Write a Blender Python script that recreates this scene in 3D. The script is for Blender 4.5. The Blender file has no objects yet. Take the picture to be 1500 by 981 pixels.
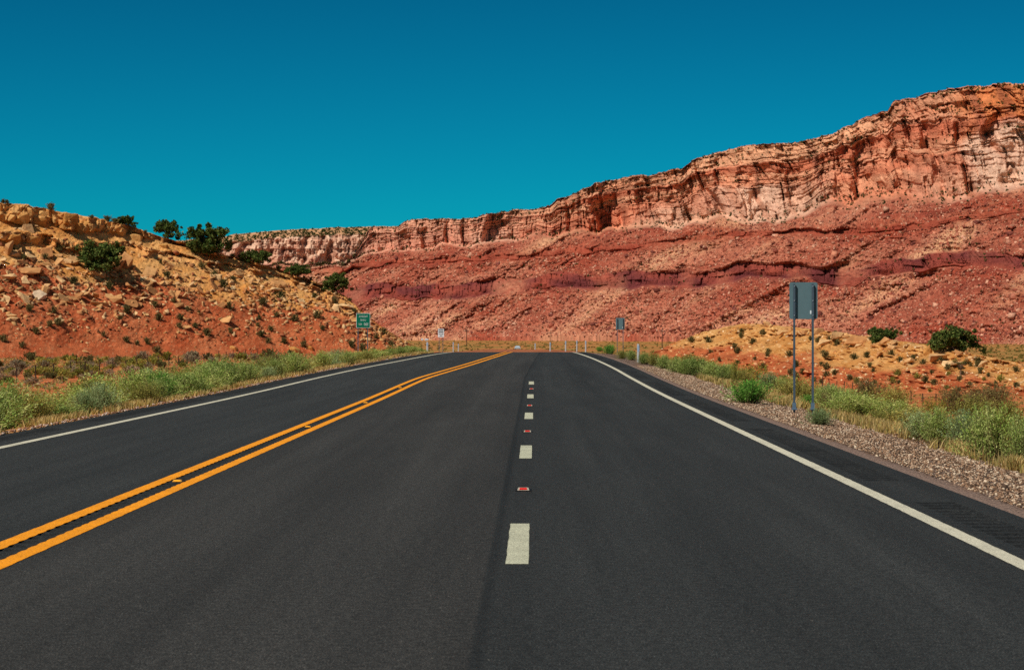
import bpy, bmesh, math, random
import numpy as np
from mathutils import Vector, Matrix

random.seed(7)
RNG = np.random.default_rng(11)
scene = bpy.context.scene
COL = scene.collection
PI = math.pi

# ---------------------------------------------------------------- survey of the photograph
F, VX, VY, H = 2970.0, 781.0, 487.0, 1.65          # focal length and vanishing point in photo pixels, eye height


def lin(r, g, b, k=1.0):
    f = lambda c: ((c / 255) / 12.92 if c / 255 <= .04045 else ((c / 255 + .055) / 1.055) ** 2.4) * k
    return (f(r), f(g), f(b))


# ---------------------------------------------------------------- noise
_p = np.random.default_rng(5).permutation(256)
_p = np.concatenate([_p, _p, _p])
_g = np.random.default_rng(6).normal(size=(256, 3))
_g /= np.linalg.norm(_g, axis=1)[:, None]


def perlin(x, y, z):
    x, y, z = np.broadcast_arrays(np.asarray(x, float), np.asarray(y, float), np.asarray(z, float))
    xi, yi, zi = np.floor(x).astype(int), np.floor(y).astype(int), np.floor(z).astype(int)
    xf, yf, zf = x - xi, y - yi, z - zi
    fade = lambda t: t * t * t * (t * (t * 6 - 15) + 10)
    u, v, w = fade(xf), fade(yf), fade(zf)
    out = 0
    for dx in (0, 1):
        for dy in (0, 1):
            for dz in (0, 1):
                h = _p[_p[_p[(xi + dx) & 255] + ((yi + dy) & 255)] + ((zi + dz) & 255)]
                g = _g[h]
                d = g[..., 0] * (xf - dx) + g[..., 1] * (yf - dy) + g[..., 2] * (zf - dz)
                out = out + d * (u if dx else 1 - u) * (v if dy else 1 - v) * (w if dz else 1 - w)
    return out * 1.5


def fbm(x, y, z=0.0, octv=4, gain=.5):
    a, s, t = 1.0, 0.0, 0.0
    for i in range(octv):
        s = s + a * perlin(x * 2 ** i + 17.3 * i, y * 2 ** i + 5.1 * i, z * 2 ** i + 9.7 * i)
        t += a
        a *= gain
    return s / t * 1.35


def ridge(x, y, z=0.0, octv=3):
    a, s, t = 1.0, 0.0, 0.0
    for i in range(octv):
        s = s + a * (1 - np.abs(perlin(x * 2 ** i + 31 * i, y * 2 ** i + 7 * i, z * 2 ** i)) * 2)
        t += a
        a *= .5
    return s / t


def sstep(a, b, x):
    t = np.clip((x - a) / (b - a), 0, 1)
    return t * t * (3 - 2 * t)


# ---------------------------------------------------------------- mesh helpers
def link(o, parent=None):
    COL.objects.link(o)
    if parent is not None:
        o.parent = parent
    return o


def mesh_np(name, verts, faces, mat=None, cols=None, smooth=False):
    verts = np.asarray(verts, np.float32)
    faces = np.asarray(faces, np.int32)
    me = bpy.data.meshes.new(name)
    n, k = faces.shape
    me.vertices.add(len(verts))
    me.vertices.foreach_set('co', verts.ravel())
    me.loops.add(n * k)
    me.loops.foreach_set('vertex_index', faces.ravel())
    me.polygons.add(n)
    me.polygons.foreach_set('loop_start', np.arange(0, n * k, k, dtype=np.int32))
    me.polygons.foreach_set('loop_total', np.full(n, k, np.int32))
    me.update(calc_edges=True)
    if cols is not None:
        a = me.attributes.new('Col', 'FLOAT_COLOR', 'POINT')
        c = np.ones((len(verts), 4), np.float32)
        c[:, :3] = cols
        a.data.foreach_set('color', c.ravel())
    if smooth:
        me.polygons.foreach_set('use_smooth', np.ones(n, bool))
    if mat:
        me.materials.append(mat)
    return me


def obj(name, me, parent=None, loc=None):
    o = bpy.data.objects.new(name, me)
    if loc is not None:
        o.location = loc
    return link(o, parent)


def grid_faces(nr, nc):
    i = np.arange(nr * nc).reshape(nr, nc)
    return np.stack([i[:-1, :-1], i[:-1, 1:], i[1:, 1:], i[1:, :-1]], -1).reshape(-1, 4)


class MB:
    """collects boxes, tubes and prisms for ONE mesh"""
    def __init__(s):
        s.v, s.f = [], []

    def add(s, v, f):
        b = len(s.v)
        s.v += [tuple(p) for p in v]
        s.f += [tuple(i + b for i in q) for q in f]

    def box(s, c, d):
        x, y, z = (q / 2 for q in d)
        v = [(c[0] + a * x, c[1] + b * y, c[2] + e * z) for a in (-1, 1) for b in (-1, 1) for e in (-1, 1)]
        s.add(v, [(0, 1, 3, 2), (4, 6, 7, 5), (0, 4, 5, 1), (2, 3, 7, 6), (0, 2, 6, 4), (1, 5, 7, 3)])

    def tube(s, pts, radii, n=7):
        pts = [Vector(p) for p in pts]
        v, f = [], []
        for i, p in enumerate(pts):
            d = (pts[min(i + 1, len(pts) - 1)] - pts[max(i - 1, 0)]).normalized()
            a = d.orthogonal().normalized()
            b = d.cross(a)
            for k in range(n):
                t = 2 * PI * k / n
                v.append(p + (a * math.cos(t) + b * math.sin(t)) * radii[i])
        for i in range(len(pts) - 1):
            for k in range(n):
                f.append((i * n + k, i * n + (k + 1) % n, (i + 1) * n + (k + 1) % n, (i + 1) * n + k))
        f.append(tuple(range(n))[::-1])
        f.append(tuple((len(pts) - 1) * n + k for k in range(n)))
        s.add(v, f)

    def plate(s, w, h, t, r, cz=0.0, y0=0.0, n=5):
        """rounded upright plate, its face in XZ, front at y0-t"""
        ring = []
        for (sx, sz, a0) in ((1, 1, 0), (-1, 1, 90), (-1, -1, 180), (1, -1, 270)):
            for k in range(n):
                a = math.radians(a0 + 90 * k / (n - 1))
                ring.append((sx * (w / 2 - r) + r * math.cos(a), cz + sz * (h / 2 - r) + r * math.sin(a)))
        m = len(ring)
        v = [(x, y0, z) for x, z in ring] + [(x, y0 - t, z) for x, z in ring]
        f = [tuple(range(m))[::-1], tuple(range(m, 2 * m))]
        f += [(k, (k + 1) % m, m + (k + 1) % m, m + k) for k in range(m)]
        s.add(v, f)

    def mesh(s, name, mat, smooth=False):
        me = bpy.data.meshes.new(name)
        me.from_pydata(s.v, [], s.f)
        me.materials.append(mat)
        if smooth:
            for p in me.polygons:
                p.use_smooth = True
        return me

    def build(s, name, mat, parent=None, smooth=False):
        return obj(name, s.mesh(name, mat, smooth), parent)


def empty(name, loc, rz=0.0):
    o = bpy.data.objects.new(name, None)
    o.location = loc
    o.rotation_euler = (0, 0, rz)
    o.empty_display_size = .2
    return link(o)


def tag(o, label, cat, group=None, kind=None):
    o['label'] = label
    o['category'] = cat
    if group:
        o['group'] = group
    if kind:
        o['kind'] = kind
    return o


def struct(o, kind='structure', label=None):
    o['kind'] = kind
    if label:
        o['label'] = label
    return o


def copy_tree(o, parent=None):
    c = o.copy()
    COL.objects.link(c)
    c.parent = parent
    for ch in list(o.children):
        copy_tree(ch, c)
    return c


# ---------------------------------------------------------------- materials
class NT:
    def __init__(s, name):
        s.m = bpy.data.materials.new(name)
        s.m.use_nodes = True
        s.t = s.m.node_tree
        s.b = s.t.nodes['Principled BSDF']
        s.b.inputs['Specular IOR Level'].default_value = .2
        s.b.inputs['Roughness'].default_value = .9

    def n(s, typ, **kw):
        nd = s.t.nodes.new(typ)
        for k, v in kw.items():
            if k in nd.inputs:
                nd.inputs[k].default_value = v
            else:
                setattr(nd, k, v)
        return nd

    def l(s, a, b):
        s.t.links.new(a, b)

    def noise(s, scale, detail=4, rough=.55, coord='Object'):
        tc = s.n('ShaderNodeTexCoord')
        nz = s.n('ShaderNodeTexNoise')
        nz.inputs['Scale'].default_value = scale
        nz.inputs['Detail'].default_value = detail
        nz.inputs['Roughness'].default_value = rough
        s.l(tc.outputs[coord], nz.inputs['Vector'])
        return nz.outputs['Fac']

    def ramp(s, fac, stops):
        r = s.n('ShaderNodeValToRGB')
        e = r.color_ramp.elements
        while len(e) < len(stops):
            e.new(.5)
        for el, (p, c) in zip(e, stops):
            el.position = p
            el.color = (*c, 1) if len(c) == 3 else c
        s.l(fac, r.inputs['Fac'])
        return r.outputs['Color']

    def mix(s, a, b, fac=1.0, mode='MULTIPLY'):
        m = s.n('ShaderNodeMix', data_type='RGBA', blend_type=mode)
        for sock, val in ((m.inputs['Factor'], fac), (m.inputs[6], a), (m.inputs[7], b)):
            if isinstance(val, bpy.types.NodeSocket):
                s.l(val, sock)
            elif isinstance(val, tuple):
                sock.default_value = (*val[:3], 1)
            else:
                sock.default_value = val
        return m.outputs[2]

    def attr(s, name='Col'):
        a = s.n('ShaderNodeAttribute')
        a.attribute_name = name
        return a.outputs['Color']

    def rnd(s):
        return s.n('ShaderNodeObjectInfo').outputs['Random']

    def bump(s, h, dist=.1, strength=1.0):
        b = s.n('ShaderNodeBump')
        b.inputs['Distance'].default_value = dist
        b.inputs['Strength'].default_value = strength
        s.l(h, b.inputs['Height'])
        s.l(b.outputs['Normal'], s.b.inputs['Normal'])

    def base(s, c):
        if isinstance(c, tuple):
            s.b.inputs['Base Color'].default_value = (*c, 1)
        else:
            s.l(c, s.b.inputs['Base Color'])
        return s.m


def g3(v):
    return (v, v, v)


def terrain_mat(name, s1, s2, bs, bd, lo=.72, hi=1.28):
    k = NT(name)
    a = k.attr()
    c = k.mix(a, k.ramp(k.noise(s1, 6, .65), [(.32, g3(lo)), (.68, g3(hi))]))
    c = k.mix(c, k.ramp(k.noise(s2, 3, .6), [(.35, g3(lo + .1)), (.66, g3(hi - .08))]))
    k.bump(k.noise(bs, 5, .7), bd)
    k.b.inputs['Specular IOR Level'].default_value = .05
    return k.base(c)


M = {}
M['mesa'] = terrain_mat('mesa rock', .06, .35, .35, 1.6, .8, 1.2)
M['hill'] = terrain_mat('hill soil', .35, 2.2, 2.0, .22, .78, 1.22)
M['ground'] = terrain_mat('desert soil', .25, 2.5, 3.0, .06, .7, 1.25)
M['rubble'] = terrain_mat('talus boulders', .15, .8, .8, .5)


def asphalt():
    k = NT('asphalt')
    a = k.attr()
    grain = k.ramp(k.noise(80, 2, .7), [(.38, g3(.42)), (.5, g3(.95)), (.58, g3(1.5)), (.66, g3(3.2))])
    c = k.mix(a, grain)
    c = k.mix(c, k.ramp(k.noise(16, 5, .75), [(.38, g3(.66)), (.62, g3(1.36))]))
    tc = k.n('ShaderNodeTexCoord')
    mp = k.n('ShaderNodeMapping')
    mp.inputs['Scale'].default_value = (.9, .10, 1)
    k.l(tc.outputs['Object'], mp.inputs['Vector'])
    nz = k.n('ShaderNodeTexNoise', Scale=1.0, Detail=6.0, Roughness=.65)
    k.l(mp.outputs['Vector'], nz.inputs['Vector'])
    c = k.mix(c, k.ramp(nz.outputs['Fac'], [(.3, g3(.84)), (.7, g3(1.2))]))
    mp = k.n('ShaderNodeMapping')
    mp.inputs['Scale'].default_value = (3.2, .05, 1)
    k.l(tc.outputs['Object'], mp.inputs['Vector'])
    nz = k.n('ShaderNodeTexNoise', Scale=1.0, Detail=4.0)
    k.l(mp.outputs['Vector'], nz.inputs['Vector'])
    c = k.mix(c, k.ramp(nz.outputs['Fac'], [(.3, g3(.88)), (.7, g3(1.13))]))
    # pale grit specks lying in the surface
    vo = k.n('ShaderNodeTexVoronoi', Scale=9.0)
    k.l(tc.outputs['Object'], vo.inputs['Vector'])
    sp = k.ramp(vo.outputs['Distance'], [(.0, g3(1)), (.05, g3(1)), (.075, g3(0))])
    wn = k.n('ShaderNodeTexWhiteNoise')
    k.l(vo.outputs['Position'], wn.inputs['Vector'])
    gate = k.ramp(wn.outputs['Value'], [(.93, g3(0)), (.94, g3(1))])
    c = k.mix(c, (.22, .19, .16), k.mix(sp, gate), 'MIX')
    k.bump(k.noise(120, 2, .7), .006)
    k.b.inputs['Roughness'].default_value = .82
    k.b.inputs['Specular IOR Level'].default_value = .18
    return k.base(c)


M['asphalt'] = asphalt()


def paint(name, col, wear=.55):
    k = NT(name)
    c = k.mix(col, k.ramp(k.noise(55, 3, .7), [(.38, g3(.6)), (.5, g3(1)), (.64, g3(1.08))]))
    c = k.mix(c, k.ramp(k.noise(2.2, 4, .6), [(.3, g3(.84)), (.7, g3(1.08))]))
    worn = k.ramp(k.noise(130, 3, .75), [(wear + .1, g3(0)), (wear + .16, g3(1))])
    c = k.mix(c, (.05, .05, .05), worn, 'MIX')
    k.bump(k.noise(110, 2, .7), .004)
    k.b.inputs['Roughness'].default_value = .7
    return k.base(c)


M['white_paint'] = paint('white road paint', lin(214, 206, 180), .50)
M['dash_paint'] = paint('worn white road paint', lin(205, 202, 172), .46)
M['yellow_paint'] = paint('yellow road paint', lin(255, 160, 24), .52)


def gravel_mat():
    k = NT('gravel')
    tc = k.n('ShaderNodeTexCoord')
    vo = k.n('ShaderNodeTexVoronoi', Scale=30.0)
    k.l(tc.outputs['Object'], vo.inputs['Vector'])
    wn = k.n('ShaderNodeTexWhiteNoise')
    k.l(vo.outputs['Position'], wn.inputs['Vector'])
    st = k.ramp(wn.outputs['Value'], [(.0, lin(76, 58, 48)), (.3, lin(126, 96, 80)), (.65, lin(160, 126, 106)), (1, lin(205, 178, 156))])
    edge = k.ramp(vo.outputs['Distance'], [(.25, g3(1)), (.75, g3(.35))])
    st = k.mix(st, edge)
    st = k.mix(st, k.ramp(k.noise(1.3, 4), [(.3, g3(.78)), (.7, g3(1.15))]))
    st = k.mix(st, lin(150, 108, 76), k.ramp(k.noise(.8, 5, .65), [(.52, g3(0)), (.66, g3(.75))]), 'MIX')
    a = k.n('ShaderNodeAttribute')
    a.attribute_name = 'Col'
    sep = k.n('ShaderNodeSeparateColor')
    k.l(a.outputs['Color'], sep.inputs['Color'])
    c = k.mix(lin(136, 112, 98), st, sep.outputs['Red'], 'MIX')
    k.bump(k.ramp(vo.outputs['Distance'], [(.0, g3(1)), (.8, g3(0))]), .03)
    return k.base(c)


M['gravel'] = gravel_mat()


def pebble_mat():
    k = NT('pebbles')
    return k.base(k.mix(k.attr(), k.ramp(k.noise(60, 3), [(.3, g3(.75)), (.7, g3(1.2))])))


M['pebble'] = pebble_mat()


def rock_mat(name, c0, c1, c2):
    k = NT(name)
    c = k.ramp(k.rnd(), [(.0, c0), (.5, c1), (1, c2)])
    c = k.mix(c, k.ramp(k.noise(2.6, 6, .7), [(.3, g3(.6)), (.52, g3(1)), (.75, g3(1.2))]))
    tc = k.n('ShaderNodeTexCoord')
    mp = k.n('ShaderNodeMapping')
    mp.inputs['Scale'].default_value = (.8, .8, 9)
    k.l(tc.outputs['Object'], mp.inputs['Vector'])
    nz = k.n('ShaderNodeTexNoise', Scale=1.2, Detail=4.0)
    k.l(mp.outputs['Vector'], nz.inputs['Vector'])
    c = k.mix(c, k.ramp(nz.outputs['Fac'], [(.35, g3(.8)), (.62, g3(1.08))]))
    k.bump(k.noise(4, 6, .7), .12)
    k.b.inputs['Specular IOR Level'].default_value = .08
    return k.base(c)


M['slab'] = rock_mat('tan sandstone', lin(184, 126, 78), lin(212, 158, 102), lin(228, 186, 134))
M['pale_rock'] = rock_mat('pale sandstone', lin(225, 195, 160), lin(232, 202, 168), lin(235, 208, 175))
M['capstone'] = rock_mat('ochre capstone', lin(186, 124, 62), lin(204, 146, 80), lin(218, 166, 102))


def leaf_mat(name, jitter=.35, trans=.25):
    k = NT(name)
    a = k.attr()
    c = k.mix(a, k.ramp(k.rnd(), [(0, (1 - jitter, 1 - jitter * .8, 1 - jitter)), (.5, (1, 1, 1)), (1, (1 + jitter, 1 + jitter * .7, 1 + jitter * .6))]))
    out = k.t.nodes['Material Output']
    d = k.n('ShaderNodeBsdfDiffuse')
    t = k.n('ShaderNodeBsdfTranslucent')
    m = k.n('ShaderNodeMixShader')
    m.inputs[0].default_value = trans
    k.l(c, d.inputs['Color'])
    k.l(c, t.inputs['Color'])
    k.l(d.outputs[0], m.inputs[1])
    k.l(t.outputs[0], m.inputs[2])
    k.l(m.outputs[0], out.inputs['Surface'])
    return k.m


M['leaf'] = leaf_mat('leaves', .3, .35)
M['needle'] = leaf_mat('juniper scales', .12, .1)
M['straw'] = leaf_mat('dry grass blades', 0, .3)


def simple(name, c, rough=.6, metal=0.0, var=.15, scale=6.0):
    k = NT(name)
    col = k.mix(c, k.ramp(k.noise(scale, 5, .65), [(.3, g3(1 - var)), (.7, g3(1 + var))]))
    k.b.inputs['Roughness'].default_value = rough
    k.b.inputs['Metallic'].default_value = metal
    return k.base(col)


M['bark'] = simple('juniper bark', lin(96, 74, 58), .95, var=.3)
M['deadwood'] = simple('grey dead wood', lin(112, 92, 72), .95, var=.3)
M['sign_back'] = simple('bare aluminium sign back', lin(92, 116, 120), .55, .0, .07, 9)
M['steel'] = simple('galvanised post steel', lin(78, 92, 102), .5, .2, .12, 20)
M['steel_base'] = simple('galvanised sleeve', lin(96, 118, 136), .5, .2, .15, 20)
M['bolt'] = simple('bolt steel', lin(170, 178, 182), .4, .4, .1, 30)
M['green_sign'] = simple('green sign sheeting', lin(0, 104, 80), .45, 0, .05, 5)
M['sign_white'] = simple('white sign sheeting', lin(222, 226, 226), .45, 0, .04, 5)
M['sign_text'] = simple('dark sign ink', lin(40, 46, 50), .6, 0, .05)
M['delineator'] = simple('white marker plastic', lin(184, 184, 182), .5, 0, .06, 12)
M['reflector'] = simple('grey reflective strip', lin(150, 170, 190), .35, 0, .1, 30)
M['rust_post'] = simple('weathered steel fence post', lin(62, 44, 38), .9, 0, .3, 10)
M['wire'] = simple('fence wire', lin(90, 78, 72), .6, .4, .2)
M['pole_wood'] = simple('weathered pole wood', lin(92, 62, 46), .95, 0, .25, 3)
M['lens_red'] = simple('red marker lens', lin(200, 36, 32), .25, 0, .1, 60)
M['lens_amber'] = simple('amber marker lens', lin(255, 170, 40), .25, 0, .1, 60)
M['marker_body'] = simple('marker casting', lin(170, 158, 140), .5, 0, .25, 50)
M['slot'] = simple('dark shade of cut slot', lin(22, 22, 24), .8, 0, .2, 40)  # near-black colour painting in the shade of the reflector recess
M['car_paint'] = simple('white car paint', lin(176, 186, 194), .4, 0, .03)
M['dark_glass'] = simple('dark glass', lin(28, 34, 40), .15, 0, .05)
M['tyre'] = simple('tyre rubber', lin(24, 24, 24), .9, 0, .1)
M['pale_wall'] = simple('pale wall', lin(190, 184, 176), .8, 0, .06)
M['pale_roof'] = simple('pale metal roof', lin(196, 204, 210), .5, 0, .06)

# ---------------------------------------------------------------- world, sun, camera
SUN_AZ_X, SUN_AZ_Y, SUN_EL = -.70, -.71, math.radians(49)
az = math.atan2(SUN_AZ_X, SUN_AZ_Y)                 # clockwise from +Y
w = bpy.data.worlds.new('World')
scene.world = w
w.use_nodes = True
nt = w.node_tree
bg = nt.nodes['Background']
sky = nt.nodes.new('ShaderNodeTexSky')
sky.sky_type = 'NISHITA'
sky.sun_disc = False
sky.sun_elevation = SUN_EL
sky.sun_rotation = az
sky.altitude = 1600
sky.air_density = 1.0
sky.dust_density = .2
sky.ozone_density = 2.0
# the photograph's deep teal, deepening with elevation
tc = nt.nodes.new('ShaderNodeTexCoord')
sp = nt.nodes.new('ShaderNodeSeparateXYZ')
nt.links.new(tc.outputs['Generated'], sp.inputs[0])
rp = nt.nodes.new('ShaderNodeValToRGB')
e = rp.color_ramp.elements
SKY_STOPS = [(0.0, (.010, .50, .63)), (.06, (.005, .455, .57)), (.165, (.004, .32, .43)), (.45, (.50, .50, .40)), (1.0, (.62, .56, .45))]
while len(e) < len(SKY_STOPS):
    e.new(.5)
for el, (p, c) in zip(e, SKY_STOPS):
    el.position, el.color = p, (*c, 1)
nt.links.new(sp.outputs[2], rp.inputs['Fac'])
mx = nt.nodes.new('ShaderNodeMix')
mx.data_type, mx.blend_type = 'RGBA', 'MULTIPLY'
mx.inputs['Factor'].default_value = 1
nt.links.new(sky.outputs[0], mx.inputs[6])
nt.links.new(rp.outputs[0], mx.inputs[7])
nt.links.new(mx.outputs[2], bg.inputs['Color'])
bg.inputs['Strength'].default_value = .1

sl = bpy.data.lights.new('sun', 'SUN')
sl.energy = 4.2
sl.angle = math.radians(.5)
sl.color = (1, .955, .88)
so = link(bpy.data.objects.new('sun', sl))
hz = math.hypot(SUN_AZ_X, SUN_AZ_Y)
ds = Vector((SUN_AZ_X / hz * math.cos(SUN_EL), SUN_AZ_Y / hz * math.cos(SUN_EL), math.sin(SUN_EL)))
so.rotation_euler = ds.to_track_quat('Z', 'Y').to_euler()
so.location = ds * 100

cd = bpy.data.cameras.new('camera')
cam = link(bpy.data.objects.new('camera', cd))
cam.location = (0, 0, H)
cam.rotation_euler = (PI / 2, 0, 0)
cd.sensor_width = 36
cd.lens = F / 1500 * 36
cd.shift_x = -(VX - 750) / 1500
cd.shift_y = -(490.5 - VY) / 1500
cd.clip_start = .1
cd.clip_end = 40000
cd.dof.use_dof = True
cd.dof.focus_distance = 42
cd.dof.aperture_fstop = 8
scene.camera = cam
vs = scene.view_settings
vs.view_transform = 'Standard'
vs.look = 'None'
vs.exposure = 0
vs.gamma = 1
scene.cycles.max_bounces = 4
scene.cycles.diffuse_bounces = 2
scene.cycles.use_denoising = False

# ---------------------------------------------------------------- road alignment (metres)
TY = [-60, 20, 62, 71, 78, 86, 96, 107, 119, 132]
WL = [-7.66, -7.66, -7.58, -7.45, -7.2, -6.75, -6.2, -5.7, -5.2, -4.9]
YC = [-4.00, -3.95, -3.93, -3.80, -3.4, -2.92, -2.45, -2.0, -1.64, -1.4]
WR = [3.46, 3.48, 3.42, 3.38, 3.34, 3.22, 3.05, 2.82, 2.56, 2.4]
ZY = [-60, 50, 60, 73, 86, 100, 110, 119, 128, 140, 155, 175, 200]
ZZ = [0, 0, .02, .10, .24, .36, .42, .45, .43, .22, -.35, -1.2, -2.2]


def smooth_interp(y, xp, fp):
    return (np.interp(y - 3, xp, fp) + np.interp(y, xp, fp) * 2 + np.interp(y + 3, xp, fp)) / 4


def bend(y):
    return -np.maximum(0, np.asarray(y, float) - 124) ** 2 / 400


wL = lambda y: smooth_interp(y, TY, WL) + bend(y)
yC = lambda y: smooth_interp(y, TY, YC) + bend(y)
wR = lambda y: smooth_interp(y, TY, WR) + bend(y)
zR = lambda y: smooth_interp(y, ZY, ZZ)
EDGE_L, EDGE_R, GRAV = 1.1, .97, 1.45


def ground_z(X, Y, rough=True):
    X, Y = np.broadcast_arrays(np.asarray(X, float), np.asarray(Y, float))
    zc = np.interp(Y, [-60, 50, 60, 73, 86, 100, 110, 119, 140, 165, 200, 230, 270, 300, 350, 450, 620, 900, 2600, 9000],
                   [0, 0, .02, .1, .24, .36, .42, .45, .3, .0, -.30, -.48, -.72, -1.0, -1.9, -4.6, -8, -8.2, -8, -8])
    zl = np.interp(Y, [-60, 60, 380, 700, 9000], [-2.3, -2.3, -2.0, -8, -8])
    zr = np.interp(Y, [-60, 300, 700, 9000], [-5.3, -5.3, -8, -8])
    yy = np.minimum(Y, 124)
    eL = smooth_interp(yy, TY, WL) - EDGE_L
    eR = smooth_interp(yy, TY, WR) + EDGE_R
    dr = np.maximum(0, X - eR)
    dl = np.maximum(0, eL - X)
    fr = np.interp(dr, [0, 1.45, 3, 6, 40], [.02, .12, .35, 1.05, 13])
    fl = np.interp(dl, [0, .6, 2, 5, 40], [.03, .08, .3, 1.0, 12])

    def smax(a, b, k=.5):
        h = np.clip(.5 + .5 * (a - b) / k, 0, 1)
        return b * (1 - h) + a * h + k * h * (1 - h)
    z = np.where(X > eR, smax(zc - fr, zr), np.where(X < eL, smax(zc - fl, zl), zc))
    inside = (X > eL - .05) & (X < eR + .05) & (Y < 130)
    if rough:
        out = sstep(1.5, 9, np.maximum(dr, dl)) + sstep(140, 170, Y)
        z = z + np.clip(out, 0, 1) * (fbm(X * .06, Y * .06, 0, 3) * .28 + fbm(X * .5, Y * .5, 3, 2) * .06)
    # bed of the road where it drops and bends away behind the crest
    bl, br = wL(Y) - EDGE_L - .6, wR(Y) + EDGE_R + .6
    bed = (Y > 120) & (Y < 168) & (X > bl) & (X < br)
    z = np.where(bed, np.minimum(z, zR(Y) - .1), z)
    return np.where(inside, np.minimum(z, zc - .08), z)


def ray(px, py, D):
    return Vector(((px - VX) / F * D, D, H + (VY - py) / F * D))


def hit_ground(px, py, lo=8, hi=2600):
    d = np.geomspace(lo, hi, 1500)
    gz = ground_z((px - VX) / F * d, d)
    below = (H + (VY - py) / F * d) < gz
    i = int(np.argmax(below)) if below.any() else len(d) - 1
    D = float(d[i])
    X = (px - VX) / F * D
    return Vector((X, D, float(ground_z(X, D))))


# ---------------------------------------------------------------- ground sheet
def axis_pts():
    a = np.concatenate([np.arange(0, 16, .45), 16 * np.geomspace(1, 500, 110)])
    return np.concatenate([-a[:0:-1], a])


gx = axis_pts()
gy = np.concatenate([np.arange(-60, 0, 4), np.arange(0, 180, 1.2), np.geomspace(180, 9000, 170)])
GX, GY = np.meshgrid(gx, gy)
GZ = ground_z(GX, GY)
_yy = np.minimum(GY, 124)
_e = smooth_interp(_yy, TY, WR) + EDGE_R
GZ = GZ - .12 * (sstep(-.9, -.4, GX - _e) * (1 - sstep(2.0, 2.9, GX - _e)) * (GY < 132))
gv = np.stack([GX, GY, GZ], -1).reshape(-1, 3)
X, Y = GX.ravel(), GY.ravel()
red = np.array(lin(192, 100, 60))
tan = np.array(lin(188, 140, 86))
ochre = np.array(lin(176, 124, 70))
olive = np.array(lin(140, 118, 62))
far = sstep(420, 800, Y)[:, None]
n1 = fbm(X * .02, Y * .006, 1, 4)[:, None]
n2 = fbm(X * .09, Y * .09, 2, 3)[:, None]
near = red * (1 - .0) + (tan - red) * np.clip(.25 + n2 * .7, 0, 1)
nearroad = sstep(26, 9, np.abs(X + 1.5))[:, None] * sstep(150, 120, Y)[:, None]
near = near * (1 - nearroad * .8) + tan * nearroad * .8
plain = ochre + (olive - ochre) * np.clip(.42 + n1 * 1.8, 0, 1)
plain = plain + (red - plain) * np.clip(.15 + n2 * 1.2, 0, .7)
gc = near * (1 - far) + plain * far
bank = (sstep(135, 165, Y) * sstep(380, 320, Y) * sstep(40, 20, np.abs(X)))[:, None]
gc = gc * (1 - bank) + np.array(lin(160, 96, 64)) * bank
struct(obj('ground', mesh_np('ground', gv, grid_faces(len(gy), len(gx)), M['ground'], gc, True)))

# ---------------------------------------------------------------- road sheet with milled rumble strips
ry = np.concatenate([np.arange(-40, 9, 1.0), np.arange(9, 64, .05), np.arange(64, 128, .1), np.arange(128, 166, 1.5)])


def groove(y):
    d = .5 - .5 * np.cos(2 * PI * y / .305)
    return np.clip((d - .35) / .65, 0, 1)


def patch(y):
    ph = np.mod(y - 22.6, 15.2)
    return ((ph > 0) & (ph < 12.4)).astype(float)


cols = []      # (x function, groove weight, tone)
def road_cols(y):
    L, C, R = wL(y), yC(y), wR(y)
    S = np.interp(y, [-60, 70, 119], [-.28, -.28, .40]) + bend(y)
    A, B = S - C - .35, R - S
    g = groove(y)
    pt = patch(y)
    c = [(L - EDGE_L, 0, .80), (L - .78, 0, .82), (L - .76, g * pt, .48), (L - .42, g * pt, .48), (L - .40, 0, .9), (L, 0, 1),
         (L + 1.0, 0, 1.0), (L + 1.8, 0, 1.06), (L + 2.7, 0, 1), (C - .30, 0, .98), (C - .11, 0, .8), (C - .10, g, .66), (C, g, .66),
         (C + .10, g, .66), (C + .11, 0, .9), (C + .35, 0, 1.05),
         (C + .35 + A * .17, 0, 1.22), (C + .35 + A * .43, 0, .98), (C + .35 + A * .70, 0, 1.24), (C + .35 + A * .9, 0, 1.04), (S - .06, 0, .98), (S - .03, 0, .62), (S, 0, .58), (S + .05, 0, .82),
         (S + B * .27, 0, 1.02), (S + B * .5, 0, .85), (S + B * .75, 0, 1.03), (R, 0, .9), (R + .24, 0, .86), (R + .26, g * pt, .42), (R + .62, g * pt, .42),
         (R + .64, 0, .80), (R + .82, 0, .80), (R + EDGE_R, 0, .84)]
    return c


rc = road_cols(ry)
nC = len(rc)
RV = np.zeros((len(ry), nC, 3))
RC = np.zeros((len(ry), nC, 3))
warm, cool = np.array((1.08, 1.0, .88)), np.array((1.0, 1.0, .92))
ASPH = .0285
for j, (xf, gw, tone) in enumerate(rc):
    RV[:, j, 0] = xf
    RV[:, j, 1] = ry
    dep = gw * np.ones_like(ry)
    RV[:, j, 2] = zR(ry) - dep * .016
    t = tone if np.isscalar(gw) else np.where(dep > .02, tone, np.where(patch(ry) > 0, .70, .86) if tone < .6 else .8)
    tint = warm if 15 <= j <= 20 else cool
    RC[:, j] = (t * ASPH * np.ones_like(ry))[:, None] * tint
RV[:, 0, 2] -= .03
RV[:, -1, 2] -= .03
road = obj('road', mesh_np('road', RV.reshape(-1, 3), grid_faces(len(ry), nC), M['asphalt'], RC.reshape(-1, 3)))
struct(road)


def strip(name, y, xa, xb, mat, lift=.004, parent=road):
    v = np.zeros((len(y), 2, 3))
    v[:, 0, 0], v[:, 1, 0] = xa, xb
    v[:, :, 1] = y[:, None]
    v[:, :, 2] = (zR(y) + lift)[:, None]
    return obj(name, mesh_np(name, v.reshape(-1, 3), grid_faces(len(y), 2), mat), parent)


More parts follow.
